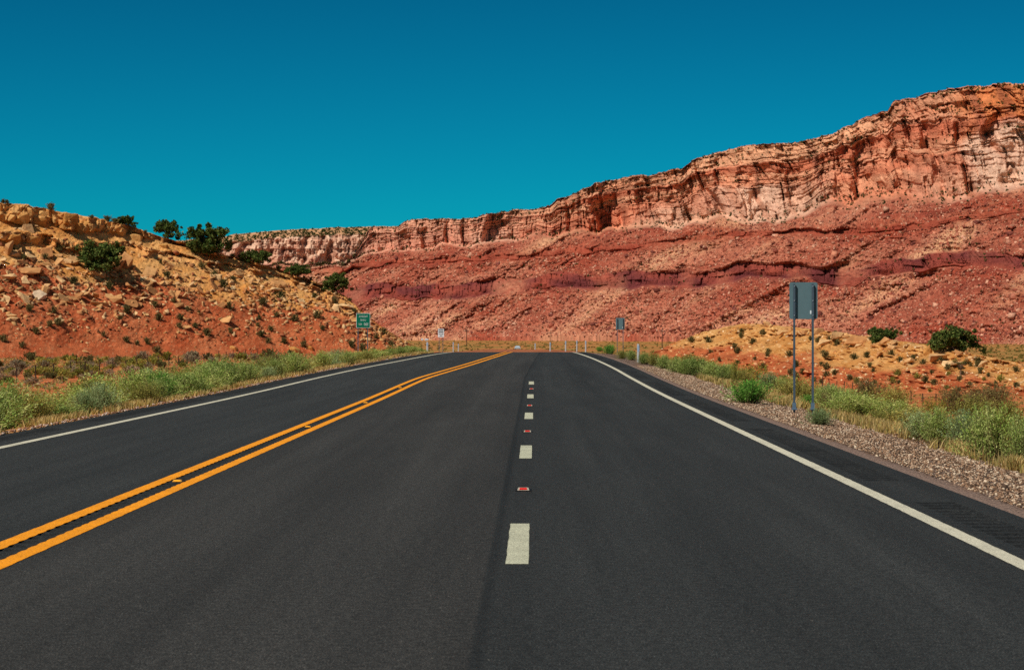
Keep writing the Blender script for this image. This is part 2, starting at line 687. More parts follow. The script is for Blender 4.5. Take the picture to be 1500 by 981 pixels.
yl = np.concatenate([np.arange(-40, 9, 1.0), np.arange(9, 128, .06), np.arange(128, 164, 1.5)])
jit = lambda s: perlin(yl * 3.1, s, 0) * .008 + perlin(yl * 11, s, 4) * .004
strip('edge_line', yl, wL(yl) - .075 + jit(1), wL(yl) + .075 + jit(2), M['white_paint'])
strip('edge_line', yl, wR(yl) - .075 + jit(3), wR(yl) + .075 + jit(4), M['white_paint'])
ser = groove(yl) * .013
strip('centre_line', yl, yC(yl) - .245 + jit(5), yC(yl) - .092 - ser, M['yellow_paint'])
strip('centre_line', yl, yC(yl) + .092 + ser, yC(yl) + .245 + jit(6), M['yellow_paint'])
for k in range(5):
    y0 = 14.45 + 12.13 * k
    y = np.linspace(y0, y0 + 3.05, 40)
    xo = -.115 + .0012 * (y0 - 14)
    strip('lane_dash', y, xo - .082 + perlin(y * 2.3, k, 0) * .006, xo + .082 + perlin(y * 2.3, k, 5) * .006, M['dash_paint'])

# ---------------------------------------------------------------- raised reflective road markers
def make_marker(lens, body):
    t = empty('road_reflector', (0, 0, 0))
    b = MB()
    v = [(-.062, -.055, 0), (.062, -.055, 0), (.062, .055, 0), (-.062, .055, 0), (-.052, -.02, .026), (.052, -.02, .026), (.052, .03, .024), (-.052, .03, .024)]
    b.add(v, [(0, 3, 2, 1), (4, 5, 6, 7), (0, 1, 5, 4), (1, 2, 6, 5), (2, 3, 7, 6), (3, 0, 4, 7)])
    b.build('casting', body, t)
    q = MB()
    q.add([(-.042, -.0525, .006), (.042, -.0525, .006), (.036, -.0275, .0255), (-.036, -.0275, .0255)], [(0, 1, 2, 3)])
    q.build('lens', lens, t)
    s = MB()
    s.add([(-.085, -.10, -.003), (.085, -.10, -.003), (.085, .22, -.003), (-.085, .22, -.003)], [(0, 1, 2, 3)])
    s.build('slot', M['slot'], t)  # flat dark sheet, the shade of the recess put into its colour
    return t


mk = make_marker(M['lens_red'], M['marker_body'])
near_words = ['nearest red and white road reflector, between the first two white dashes', 'red road reflector between the second and third white dash',
              'red road reflector between the third and fourth white dash', 'farthest red road reflector, before the last white dash']
for k, (yy, xx) in enumerate(((21.2, -.103), (33.6, -.095), (45.5, -.08), (58.3, -.05))):
    o = mk if k == 0 else copy_tree(mk)
    o.location = (xx, yy, float(zR(yy)) + .007)
    tag(o, near_words[k], 'road reflector', 'red reflectors along the dashed line')
M['amber_body'] = simple('amber marker casting', lin(196, 140, 60), .5, 0, .2, 50)
mk = make_marker(M['lens_amber'], M['amber_body'])
near_words = ['amber road reflector between the yellow lines, closest to the camera', 'amber road reflector second along the double yellow line',
              'amber road reflector third along the double yellow line', 'faraway amber road reflector where the yellow lines begin to bend']
for k, yy in enumerate((22.4, 35.3, 47.4, 59.6)):
    o = mk if k == 0 else copy_tree(mk)
    o.scale = (.85, .85, .8)
    o.location = (float(yC(yy)) + .02, yy, float(zR(yy)) + .007)
    tag(o, near_words[k], 'road reflector', 'amber reflectors between the yellow lines')

# ---------------------------------------------------------------- gravel verge on the right
vy = np.concatenate([np.arange(-40, 8, 2.0), np.arange(8, 130, .35), np.arange(130, 190, 3)])
offs = np.array([-.03, .06, .13, .19, .4, .7, 1.0, 1.3, 1.6, 2.0, 2.6])
VX_ = wR(vy)[:, None] + EDGE_R + offs[None, :]
VYY = np.repeat(vy[:, None], len(offs), 1)
VZ = ground_z(VX_, VYY, False) + .012 + fbm(VX_ * 2.2, VYY * 2.2, 0, 3) * .014
VZ = np.where(VYY > 120, np.minimum(VZ, zR(vy)[:, None] - .03), VZ)
VZ[:, 0] = zR(vy) - .035
VZ[:, 1] = zR(vy) - .03
VZ[:, -1] -= .08
gm = np.clip((offs - .10) / .09, 0, 1)[None, :] * np.ones((len(vy), 1))
gm = np.clip(gm + fbm(VX_ * 3, VYY * 1.5, 2, 2) * .3 * (offs > .07) * (offs < .18), 0, 1)
struct(obj('gravel_verge', mesh_np('gravel_verge', np.stack([VX_, VYY, VZ], -1).reshape(-1, 3), grid_faces(len(vy), len(offs)),
                                   M['gravel'], np.repeat(gm.reshape(-1, 1), 3, 1), True)))


def cubes(centers, sizes, seed, squash=.6):
    """many jittered eight-cornered stones in one mesh"""
    r = np.random.default_rng(seed)
    n = len(centers)
    base = np.array([(a, b, c) for a in (-1, 1) for b in (-1, 1) for c in (-1, 1)], float) * .5
    v = np.repeat(base[None], n, 0) * (1 + r.uniform(-.45, .25, (n, 8, 3)))
    v *= np.stack([np.ones(n), r.uniform(.6, 1, n), r.uniform(.35, 1, n) * squash], -1)[:, None, :]
    q = r.normal(size=(n, 4)) * np.array([1, .35, .35, 1])
    q /= np.linalg.norm(q, axis=1)[:, None]
    w_, x_, y_, z_ = q.T
    R = np.stack([np.stack([1 - 2 * (y_**2 + z_**2), 2 * (x_*y_ - z_*w_), 2 * (x_*z_ + y_*w_)], -1),
                  np.stack([2 * (x_*y_ + z_*w_), 1 - 2 * (x_**2 + z_**2), 2 * (y_*z_ - x_*w_)], -1),
                  np.stack([2 * (x_*z_ - y_*w_), 2 * (y_*z_ + x_*w_), 1 - 2 * (x_**2 + y_**2)], -1)], 1)
    v = np.einsum('nij,nkj->nki', R, v) * np.asarray(sizes)[:, None, None] + np.asarray(centers)[:, None, :]
    f = np.array([(0, 1, 3, 2), (4, 6, 7, 5), (0, 4, 5, 1), (2, 3, 7, 6), (0, 2, 6, 4), (1, 5, 7, 3)])
    faces = (f[None] + (np.arange(n) * 8)[:, None, None]).reshape(-1, 4)
    return v.reshape(-1, 3), faces


def mixcols(pal, n, seed, rep):
    r = np.random.default_rng(seed)
    pal = np.array(pal)
    c = pal[r.integers(0, len(pal), n)] * r.uniform(.8, 1.2, (n, 1))
    return np.repeat(c, rep, 0)


n = 52000
py = 5 + 82 * RNG.random(n) ** 1.6
po = .2 + np.where(RNG.random(n) < .9, 1.6 * RNG.random(n), 1.5 + np.abs(RNG.normal(0, .45, n)))
px_ = wR(py) + EDGE_R + po
pz = ground_z(px_, py, False) + .018
sz = RNG.uniform(.014, .040, n) * (1 + .8 * (RNG.random(n) > .96)) * np.interp(py, [12, 60], [.75, 1.0])
v, f = cubes(np.stack([px_, py, pz], -1), sz, 3, .8)
pc = mixcols([lin(176, 146, 120), lin(148, 114, 88), lin(110, 84, 64), lin(204, 180, 152), lin(86, 66, 52), lin(158, 124, 96)], n, 4, 8)
g = obj('gravel', mesh_np('gravel', v, f, M['pebble'], pc))
tag(g, 'loose brown and pink gravel along the right shoulder', 'gravel', kind='stuff')
n = 1500
py = 30 + 80 * RNG.random(n) ** 1.3
px_ = wL(py) - EDGE_L - .45 * RNG.random(n) ** 1.5 + .12
pz = ground_z(px_, py, False) + .02
pz = np.where(px_ > wL(py) - EDGE_L, zR(py) + .0, pz)
v, f = cubes(np.stack([px_, py, pz], -1), RNG.uniform(.015, .05, n), 5, .8)
pc = mixcols([lin(206, 180, 160), lin(170, 130, 106), lin(130, 90, 70)], n, 6, 8)
g = obj('gravel', mesh_np('gravel', v, f, M['pebble'], pc))
tag(g, 'scattered pale grit along the left pavement edge', 'gravel', kind='stuff')


# ---------------------------------------------------------------- relief builder (hills and mesa)
class Relief:
    """Rows climb from the toe to the rim; every column is a profile with its own distance, then a back slope."""
    def __init__(s, xs, lines, slopes, rows, D0):
        s.xs = xs
        py, sl, seg = [], [], []
        for k in range(len(lines) - 1):
            t = np.linspace(0, 1, rows[k], endpoint=False)[:, None]
            py.append(lines[k][None] * (1 - t) + lines[k + 1][None] * t)
            sl.append(np.ones((rows[k], 1)) * np.asarray(slopes[k]) * np.ones((1, len(xs))))
            seg.append(np.full((rows[k], 1), k) + t)
        py.append(lines[-1][None])
        sl.append(np.ones((1, len(xs))))
        seg.append(np.full((1, 1), len(lines) - 1.0))
        s.py, s.sl = np.concatenate(py), np.concatenate(sl)
        s.seg = np.concatenate(seg) * np.ones((1, len(xs)))
        D = np.zeros_like(s.py)
        D[0] = D0
        for i in range(1, len(D)):
            dy = np.maximum(s.py[i - 1] - s.py[i], 0)
            k = s.sl[i - 1]
            den = np.maximum(1 - k * (VY - s.py[i]) / F, .25)
            D[i] = D[i - 1] + k * dy * D[i - 1] / F / den
        s.D = D
        s.calc()

    def calc(s):
        s.X = (s.xs[None] - VX) / F * s.D
        s.Z = H + (VY - s.py) / F * s.D

    def mesh(s, name, mat, cols, back=80.0, drop=.25, nb=10, skirt=2.0, smooth=False):
        Xr, Dr, Zr = s.X[-1], s.D[-1], s.Z[-1]
        t = np.linspace(0, 1, nb + 1)[1:, None] ** 1.5 * back
        bx = Xr[None] * (1 + t / Dr[None])
        by = Dr[None] + t
        bz = Zr[None] - drop * t - .2
        # front skirt under the ground
        sx, sy, sz_ = s.X[:1], s.D[:1] - .4, s.Z[:1] - skirt
        P = np.stack([np.concatenate([sx, s.X, bx]), np.concatenate([sy, s.D, by]), np.concatenate([sz_, s.Z, bz])], -1)
        c = np.concatenate([cols[:1], cols, np.repeat(cols[-1:], nb, 0)])
        s.P = P
        return mesh_np(name, P.reshape(-1, 3), grid_faces(P.shape[0], P.shape[1]), mat, c.reshape(-1, 3), smooth)

    def hit(s, px, py):
        j = int(np.clip(np.searchsorted(s.xs, px), 0, len(s.xs) - 1))
        c = s.py[:, j]
        i = int(np.argmin(np.abs(c - py)))
        return Vector((s.X[i, j], s.D[i, j], s.Z[i, j]))


def P(xs, pts):
    return np.interp(xs, [p[0] for p in pts], [p[1] for p in pts])


def mixc(a, b, t):
    return a + (b - a) * t[..., None]


# ---- the near mesa
SKY_M = [(100, 392), (300, 390), (420, 386), (505, 385), (515, 378), (522, 368), (530, 350), (540, 336), (548, 330), (558, 331), (568, 333), (577, 335), (590, 325),
         (610, 321), (650, 321), (700, 319), (720, 312), (740, 309), (760, 307), (790, 306), (805, 301), (815, 293), (830, 288), (850, 279), (870, 270), (890, 264),
         (920, 259), (950, 256), (975, 250), (1000, 246), (1015, 235), (1030, 230), (1050, 224), (1070, 218), (1100, 212), (1130, 211), (1160, 209), (1190, 203),
         (1220, 197), (1235, 187), (1250, 182), (1270, 171), (1300, 162), (1309, 148), (1340, 143), (1375, 133), (1390, 130), (1420, 127), (1450, 124), (1500, 121),
         (1600, 116), (1720, 112)]
CB = [(100, 396), (420, 390), (505, 389), (520, 378), (545, 370), (600, 367), (650, 362), (700, 357), (760, 351), (800, 350), (850, 341), (900, 338), (950, 336), (1000, 333),
      (1040, 324), (1071, 319), (1100, 327), (1150, 324), (1200, 306), (1250, 300), (1300, 291), (1348, 295), (1407, 294), (1457, 280), (1500, 274), (1720, 262)]
L1 = [(100, 402), (420, 398), (520, 388), (602, 384), (756, 377), (850, 367), (919, 363), (1000, 352), (1127, 341), (1245, 339), (1290, 338), (1348, 331), (1420, 318), (1500, 309), (1720, 300)]
L2 = [(100, 436), (420, 434), (510, 430), (560, 424), (609, 431), (690, 423), (733, 421), (811, 411), (870, 413), (935, 408), (1000, 409), (1019, 413), (1097, 395), (1174, 398), (1252, 410),
      (1275, 394), (1348, 387), (1426, 376), (1500, 383), (1720, 378)]
BASE = [(100, 499), (600, 497), (850, 491), (1000, 494), (1200, 500), (1430, 503), (1500, 505), (1720, 508)]
D0M = [(100, 3000), (300, 2850), (600, 2550), (900, 2250), (1200, 1900), (1500, 1640), (1720, 1460)]
xs = np.arange(150, 1701, 1.0)
sky_y = P(xs, SKY_M) + fbm(xs * .06, 3.0, 0, 4) * 3.2 + np.round(fbm(xs * .035, 8.0, 0, 2) * 3) * .8
cb = P(xs, CB) + fbm(xs * .03, 1.0, 0, 3) * 9 + fbm(xs * .012, 61.0, 0, 2) * 12 * sstep(600, 850, xs)
cb = np.maximum(cb, sky_y + 3)
l1 = P(xs, L1) + fbm(xs * .02, 2.0, 0, 4) * 5
l2 = P(xs, L2) + fbm(xs * .02, 4.0, 0, 4) * 6
w1 = 3.0 + 2.6 * fbm(xs * .03, 6, 0, 3)
w1 = np.clip(w1, .8, 8)
w2 = np.clip(10 + 6 * fbm(xs * .02, 7, 0, 3), 2, 16)
l1 = np.maximum(l1, cb + 3 + w1)
l2 = np.maximum(l2, l1 + w1 + w2 + 6)
hcl = cb - sky_y
tier1 = sky_y + hcl * (.55 + .06 * fbm(xs * .02, 11, 0, 3))
tier2 = sky_y + hcl * (.24 + .05 * fbm(xs * .02, 12, 0, 3))
ts = 2.0
m1 = np.clip(.58 + fbm(xs * .016, 71, 0, 3) * 1.9, 0, 1)
m2 = np.clip(.95 + fbm(xs * .014, 72, 0, 3) * 1.9, 0, 1)
mb1 = np.clip(.35 + fbm(xs * .012, 73, 0, 3) * 2.2, 0, 1)
mb2 = np.clip(.35 + fbm(xs * .012, 74, 0, 3) * 2.2, 0, 1)
ls1, ls2 = 1.9 - 1.2 * m1, 2.0 - 1.15 * m2
bs1, bs2 = .3 + 1.5 * mb1, .35 + 1.7 * mb2
mesa = Relief(xs, [P(xs, BASE), l2 + w2, l2 - w2, l1 + w1, l1 - w1, cb, tier1 + hcl * .02, tier1 - hcl * .05, tier2 + hcl * .03, tier2 - hcl * .04, sky_y + hcl * .03, sky_y],
              [ts, ls2, ts, ls1, 1.7, .30, bs1, .35, bs2, .8, 1.8], [85, 40, 48, 14, 22, 70, 12, 50, 14, 34, 5], P(xs, D0M))
Lx, zz, sg = mesa.X, mesa.Z, mesa.seg
cliff = sstep(4.85, 5.15, sg)
ledge2 = sstep(.9, 1.05, sg) * (1 - sstep(1.95, 2.1, sg))
ledge1 = sstep(2.9, 3.05, sg) * (1 - sstep(3.95, 4.1, sg))
tal = 1 - np.clip(cliff + ledge1 + ledge2, 0, 1)
hscale = np.clip(hcl / 60, .15, 1)[None]
lean = zz * .12
warp = fbm(Lx * .008, zz * .008, 0, 3) * 25
def h2(a, b):
    return _p[_p[a.astype(int) & 255] + (b.astype(int) & 255)] / 255.0


def cells(L, lay, w_, seed):
    """blocks between vertical joints, shifted from layer to layer"""
    u = L / w_ + h2(lay * 0 + seed, lay) * 7
    return h2(np.floor(u) + seed, lay)


def buttress(t):
    """slow swell outward, abrupt recess on its right"""
    f = t - np.floor(t)
    return np.where(f < .80, np.where(f < .45, f / .45 * .75, .75 + (f - .45) / .35 * .25), 1 - (f - .80) / .20)


hs = (sg - 5) / 6
bigu = (Lx + lean + warp * 1.2) * .0075 + fbm(Lx * .002, 4, 0, 2) * 1.2 + fbm(Lx * .012, zz * .022, 14, 3) * .12
big = buttress(bigu) * (.4 + .6 * h2(np.floor(bigu), np.floor(bigu) * 0 + 3))
flu = (Lx + lean * 1.6 + warp * .5) * .030 + fbm(Lx * .01, zz * .012, 8, 3) * .9
flute = buttress(flu) * (.3 + .7 * h2(np.floor(flu), np.floor(flu) * 0 + 9))
lay1 = np.floor(hs * 9 + fbm(Lx * .004, 0, 2, 3) * 1.6)
lay2 = np.floor(hs * 26 + fbm(Lx * .006, 0, 6, 3) * 3)
fine = fbm(Lx * .10, zz * .05, 7, 4)
slots = np.clip(ridge((Lx + lean + warp) * .011, zz * .003, 30, 2) - .86, 0, 1) * 5
low = 1 - sstep(.35, .6, hs)
def joints(L, lay, w_, width, seed):
    """open vertical joints between the blocks of one layer"""
    u = L / w_ + h2(lay * 0 + seed, lay) * 7 + perlin(L * .02, lay * .7, seed) * .3
    f = u - np.floor(u)
    return (f < width * (.4 + 1.2 * h2(np.floor(u) + seed, lay))).astype(float)


lay0 = np.floor(hs * 3.5 + fbm(Lx * .004, 0, 22, 3) * 1.2)
wj = Lx + warp * .6 + lean * 1.5
crk = joints(wj, lay0, 34, .09, 6) * 14 + joints(wj, lay1, 16, .11, 7) * 7 + joints(wj, lay2, 8, .14, 8) * 3
bed = hs * 17 + fbm(Lx * .01, zz * .01, 23, 3) * 1.5
crk = crk + ((bed - np.floor(bed)) < .16) * np.clip(fbm(Lx * .012, zz * .02, 24, 3) * 3 + .2, 0, 1) * 5
blockv = cells(wj, lay1, 16, 7)
blockw = cells(wj, lay2, 8, 8)
crisp = ridge(Lx * .07, zz * .04, 25, 3) - .5
d = cliff * hscale * (crk * .6 + crisp * 6 + (blockw - .5) * 5 + (1 - big) * 66 + (1 - flute) * (11 + 17 * low) + fine * 6 + cells(Lx + warp * .5 + lean, lay1, 34, 1) * (4 + 8 * (1 - low)) + cells(Lx + warp * .3 + lean, lay2, 12, 2) * 4
                      + slots * 40 + h2(lay2 * 0 + 5, lay2) * 1.5)
dia = Lx * .8 - zz * 1.3 + warp * .6
gul = fbm(dia * .012, (zz + Lx * .4) * .003, 4, 4)
rough = fbm(Lx * .16, zz * .28, 8, 3)
tal_up = 1 - sstep(3.7, 4.6, sg) * .25
d += tal * tal_up * (gul * 34 - np.clip(ridge(dia * .02, (zz + Lx * .4) * .004, 46, 2) - .7, 0, 1) * 26 + fbm(Lx * .045, zz * .07, 3, 4) * 11 + rough * 7 - np.clip(rough - .2, 0, 1) * 12) * sstep(0, .25, sg)
layl = np.floor(zz / 7 + fbm(Lx * .006, 0, 16, 3) * 2)
lf = ledge1 * m1[None] * sstep(2.9, 3.4, sg) * .6 + ledge2 * m2[None] * sstep(.95, 1.5, sg) * .62
d -= lf * (cells(Lx + warp * .4, layl, 17, 4) * 11 + cells(Lx + warp * .4, layl, 7, 5) * 5 + fbm(Lx * .03, zz * .02, 2, 3) * 10)
d += lf * (joints(Lx + warp * .4, layl, 17, .14, 4) * 7 + joints(Lx + warp * .4, layl, 7, .18, 5) * 4)
d += RNG.normal(size=d.shape) * np.where(tal > .5, .85, .35) * sstep(0, .15, sg)
mesa.D = mesa.D + d
mesa.calc()
Lx, zz = mesa.X, mesa.Z
c_tal = mixc(np.array(lin(168, 90, 70)), np.array(lin(190, 122, 98)), np.clip(.5 + fbm(dia * .02, zz * .012, 2, 4) * 1.1, 0, 1))
c_tal = mixc(c_tal, np.array(lin(214, 162, 126)), np.clip(fbm(dia * .016 + 40, (zz + Lx * .5) * .003, 6, 4) * 3.2 - .2, 0, .85))
c_tal = mixc(c_tal, np.array(lin(150, 60, 42)), np.clip(fbm(Lx * .01, zz * .03, 12, 4) * 2.2 - .2, 0, .75))
c_tal = mixc(c_tal, np.array(lin(150, 66, 46)), .6 * sstep(2.6, 3.0, sg) * (1 - sstep(4, 4.6, sg)))
spk = fbm(Lx * .22, zz * .3, 4, 2)
c_tal = mixc(c_tal, np.array(lin(192, 140, 114)), np.clip(spk * 2.0 - .5, 0, .45))
c_tal = mixc(c_tal, np.array(lin(110, 58, 48)), np.clip(-spk * 2.2 - .5, 0, .6))
lowpale = (1 - sstep(0, .35, sg)) * np.clip(.35 + fbm(Lx * .01, zz * .04, 15, 3), 0, 1)
c_tal = mixc(c_tal, np.array(lin(188, 132, 104)), lowpale * .7)
bands = fbm(hs * 9 + fbm(Lx * .003, 0, 3, 2) * .9, Lx * .0015, 1, 4)
c_cl = mixc(np.array(lin(194, 102, 68)), np.array(lin(224, 160, 122)), np.clip(.42 + bands * 1.5, 0, 1))
c_cl = mixc(c_cl, np.array(lin(222, 176, 132)), sstep(8.2, 9.6, sg) * .4)
c_cl = mixc(c_cl, np.array(lin(228, 188, 158)), np.clip((1 - sstep(5.2, 6.3, sg)) * (fbm(Lx * .009, 2, 9, 3) * 2.2 - .05), 0, .6))
c_cl = mixc(c_cl, np.array(lin(176, 88, 62)), np.clip(fbm(Lx * .006, zz * .012, 20, 3) * 2.0 - .25, 0, .7))
c_cl = mixc(c_cl, np.array(lin(118, 58, 44)), np.clip(fbm((Lx + lean) * .07, zz * .006, 21, 3) * 2.4 - .75, 0, .75))
c_cl = mixc(c_cl, np.array(lin(186, 86, 48)), sstep(10.6, 11, sg) * .6)
c_cl = c_cl * (.80 + .22 * blockv + .22 * blockw)[..., None]
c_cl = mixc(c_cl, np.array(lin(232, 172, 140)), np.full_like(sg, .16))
xx = xs[None] * np.ones_like(sg)
org = sstep(1385, 1440, xx + fbm(Lx * .02, zz * .03, 50, 3) * 40) * sstep(.38, .5, hs + fbm(Lx * .02, zz * .03, 51, 3) * .2) * (1 - sstep(.9, .97, hs))
c_cl = mixc(c_cl, mixc(np.array(lin(206, 116, 62)), np.array(lin(150, 72, 42)), np.clip(fbm(Lx * .09, zz * .004, 52, 3) * 2.4 - .1, 0, 1)), org * .8)
wht = sstep(1385, 1420, xx + fbm(Lx * .02, zz * .02, 53, 3) * 40) * (1 - sstep(.36, .46, hs + fbm(Lx * .02, zz * .02, 54, 3) * .15))
wht = np.maximum(wht, np.exp(-((xx - 1110) / 70) ** 2) * (1 - sstep(.18, .32, hs + fbm(Lx * .03, zz * .03, 55, 3) * .2)))
c_cl = mixc(c_cl, mixc(np.array(lin(228, 186, 158)), np.array(lin(190, 120, 88)), np.clip(fbm((Lx + lean * 3) * .06, zz * .004, 56, 3) * 2.2 - .1, 0, 1)), wht * .85)
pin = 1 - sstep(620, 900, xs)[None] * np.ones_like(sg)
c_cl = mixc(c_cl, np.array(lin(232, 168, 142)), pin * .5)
c_l2 = mixc(np.array(lin(112, 54, 52)), np.array(lin(158, 76, 60)), np.clip(.4 + fbm(Lx * .03, zz * .06, 2, 3) * 1.4, 0, 1))
c_l1 = mixc(np.array(lin(148, 64, 48)), np.array(lin(168, 84, 62)), np.clip(.5 + fbm(Lx * .03, zz * .06, 6, 3) * 1.4, 0, 1))
fan = fbm(dia * .016 + 40, (zz + Lx * .5) * .003, 6, 4)
c_tal = mixc(c_tal, np.array(lin(150, 70, 54)), np.clip(-fan * 3.0 - .15, 0, .65))
sb = fbm(zz * .11 + fbm(Lx * .004, 0, 44, 3) * 2.0, Lx * .0012, 45, 3)
c_tal = mixc(c_tal, np.array(lin(134, 60, 48)), np.clip(sb * 3.0 - .15, 0, .7) * sstep(.45, .9, sg) * np.clip(.6 - fan * 2, 0, 1))
c_tal = c_tal * np.array([1.0, .98, .90]) * RNG.normal(1, .17, sg.shape).clip(.55, 1.5)[..., None]
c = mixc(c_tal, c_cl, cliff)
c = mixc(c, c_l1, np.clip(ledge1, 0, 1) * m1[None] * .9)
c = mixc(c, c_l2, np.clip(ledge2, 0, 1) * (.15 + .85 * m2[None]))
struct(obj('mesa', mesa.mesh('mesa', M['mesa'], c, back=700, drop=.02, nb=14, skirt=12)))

# ---- the farther wall behind its left end
xf = np.arange(150, 680, 1.0)
SKY_F = [(150, 362), (300, 349), (330, 346), (345, 343), (370, 341), (400, 338), (430, 336), (460, 335), (490, 333), (540, 332), (600, 331), (680, 330)]
sf = P(xf, SKY_F) + fbm(xf * .08, 40, 0, 3) * 1.2
ch = (xf - 250) * 0
far_m = Relief(xf, [sf * 0 + 404, sf * 0 + 386 + fbm(xf * .04, 41, 0, 3) * 4, sf + 12 + fbm(xf * .03, 42, 0, 3) * 4, sf + 4, sf],
               [1.6, .45, 2.2, 3.0], [22, 60, 14, 6], xf * 0 + 3650)
Lf, zf, sgf = far_m.X, far_m.Z, far_m.seg
cf = sstep(.9, 1.1, sgf) * (1 - sstep(1.9, 2.2, sgf))
wf = fbm(Lf * .006, zf * .006, 0, 3) * 30
far_m.D = far_m.D + cf * (-(ridge((Lf + wf) * .012, zf * .006, 3, 3) - .35) * 26 + fbm(Lf * .05, zf * .04, 3, 4) * 24 + ridge(Lf * .06, zf * .03, 13, 3) * 12 + joints(Lf + wf * .5, np.floor(zf / 14 + fbm(Lf * .004, 0, 15, 2) * 2), 30, .10, 4) * 6 + joints(Lf + wf * .5, np.floor(zf / 7), 13, .12, 9) * 3 + h2(np.floor(zf / 7) * 0 + 3, np.floor(zf / 7)) * 5) + fbm(Lf * .05, zf * .05, 9, 3) * 9 + RNG.normal(size=Lf.shape) * .5
far_m.calc()
cw = mixc(np.array(lin(184, 130, 104)), np.array(lin(226, 184, 154)), np.clip(.5 + fbm(Lf * .05, zf * .10, 1, 4) * 1.6, 0, 1))
cw = mixc(cw, np.array(lin(120, 84, 78)), np.clip(fbm((Lf + wf) * .025, zf * .012, 5, 3) * 2.2 - .7, 0, .6))
cw = mixc(cw, np.array(lin(190, 140, 96)), sstep(2.0, 2.4, sgf) * .8)
cw = mixc(cw, np.array(lin(172, 82, 66)), 1 - sstep(.8, 1.1, sgf))
struct(obj('mesa_wall', far_m.mesh('mesa_wall', M['mesa'], cw, back=500, drop=.02, nb=6, skirt=10)))

# ---- left hill
SKY_H = [(-260, 282), (0, 296), (30, 299), (100, 312), (150, 321), (200, 333), (230, 345), (270, 356), (300, 368), (330, 373), (360, 380), (400, 392), (430, 402), (460, 412), (478, 418),
         (490, 425), (504, 433), (520, 446), (532, 457), (547, 469), (560, 479), (580, 491), (603, 505), (625, 514)]
xh = np.arange(-160, 626, 1.0)
sh = P(xh, SKY_H) + fbm(xh * .05, 50, 0, 4) * 2.2 - np.round(np.clip(fbm(xh * .09, 51, 0, 2), -.5, .5) * 4) * .7 * sstep(330, 150, xh)
DT = P(xh, [(-260, 262), (0, 285), (300, 315), (400, 325), (560, 340), (625, 346)])
XT = (xh - VX) / F * DT
gzt = ground_z(XT, DT) - .15
toe = VY + (H - gzt) * F / DT
toe = np.maximum(toe, sh + 2)
hh = toe - sh
ledA = np.clip(P(xh, [(-260, 26), (0, 26), (120, 24), (150, 18), (200, 9), (300, 4), (420, 3), (625, 0.5)]), .3, 40)
offB = np.clip(P(xh, [(-260, 38), (0, 40), (130, 38), (180, 26), (300, 14), (420, 8), (625, 2)]), .5, 60)
ledB = np.clip(P(xh, [(-260, 16), (0, 15), (130, 16), (160, 8), (250, 3), (625, .4)]), .3, 40)
fs = np.minimum(1, hh * .5 / (offB + ledB))
ledA, offB, ledB = ledA * fs, offB * fs, ledB * fs
hill = Relief(xh, [toe, toe - hh * .12, sh + offB + ledB, sh + offB, sh + ledA, sh + ledA * .5, sh + ledA * .42, sh + ledA * .06, sh],
              [2.6, 1.75, .35, 1.8, .22, 1.5, .25, 2.5], [14, 130, 24, 18, 20, 4, 18, 5], DT)
Lh, Zh, sgh, Dh = hill.X, hill.Z, hill.seg, hill.D
stp = np.clip(sstep(1.9, 2.1, sgh) * (1 - sstep(2.9, 3.1, sgh)) + sstep(3.9, 4.1, sgh) * (1 - sstep(7.4, 7.8, sgh)), 0, 1)
amp = np.clip(hh / 120, .05, 1)[None]
wh = fbm(Lh * .2, Zh * .2, 0, 2) * 1.2
dd = stp * amp * (np.floor(fbm((Lh + wh) * .32, Zh * .10, 3, 2) * 6) / 6 * 4.2 + fbm(Lh * .9, Zh * .7, 4, 3) * .8 + (ridge((Lh + wh) * .17, Zh * .05, 6, 2) - .4) * -2.6)
dd += (1 - stp) * amp * (fbm(Lh * .08, Dh * .08, 5, 3) * 1.5 + fbm(Lh * .5, Zh * .6, 6, 3) * .45 + fbm(Lh * 1.8, Zh * 2.0, 6, 2) * .22) * sstep(0, .8, sgh)
hill.D = hill.D + dd + RNG.normal(size=dd.shape) * .02
hill.calc()
bnd = P(xh, [(-260, 384), (0, 388), (100, 398), (200, 412), (300, 432), (400, 442), (480, 452), (530, 463), (560, 480), (600, 505), (625, 514)])[None]
vv = hill.py - bnd + fbm(Lh * .12, Zh * .2, 4, 4) * 34 + fbm(Lh * .6, Zh * .6, 14, 3) * 12
c_red = mixc(np.array(lin(170, 80, 46)), np.array(lin(190, 106, 66)), np.clip(.5 + fbm(Lh * .3, Zh * .4, 3, 4) * 1.2, 0, 1))
c_och = mixc(np.array(lin(208, 138, 70)), np.array(lin(222, 166, 102)), np.clip(.5 + fbm(Lh * .2, Zh * .4, 7, 4) * 1.2, 0, 1))
spk = fbm(Lh * 1.7, Zh * 2.0, 8, 2)
c_red = mixc(c_red, np.array(lin(200, 138, 96)), np.clip(fbm(Lh * 3.2, Zh * 3.6, 18, 2) * 3 - .8, 0, .7))
ch_ = mixc(c_och, c_red, sstep(-9, 9, vv))
c_cap = mixc(np.array(lin(206, 138, 74)), np.array(lin(228, 172, 108)), np.clip(.5 + fbm(Lh * .4, Zh * 1.2, 9, 4) * 1.3, 0, 1))
c_cap = mixc(c_cap, np.array(lin(138, 84, 48)), np.clip(fbm(Lh * .5, Zh * .9, 19, 3) * 2.2 - .45, 0, .8))
ch_ = mixc(ch_, c_cap, stp)
struct(obj('hill', hill.mesh('hill', M['hill'], ch_, back=90, drop=.22, nb=12, skirt=3)))

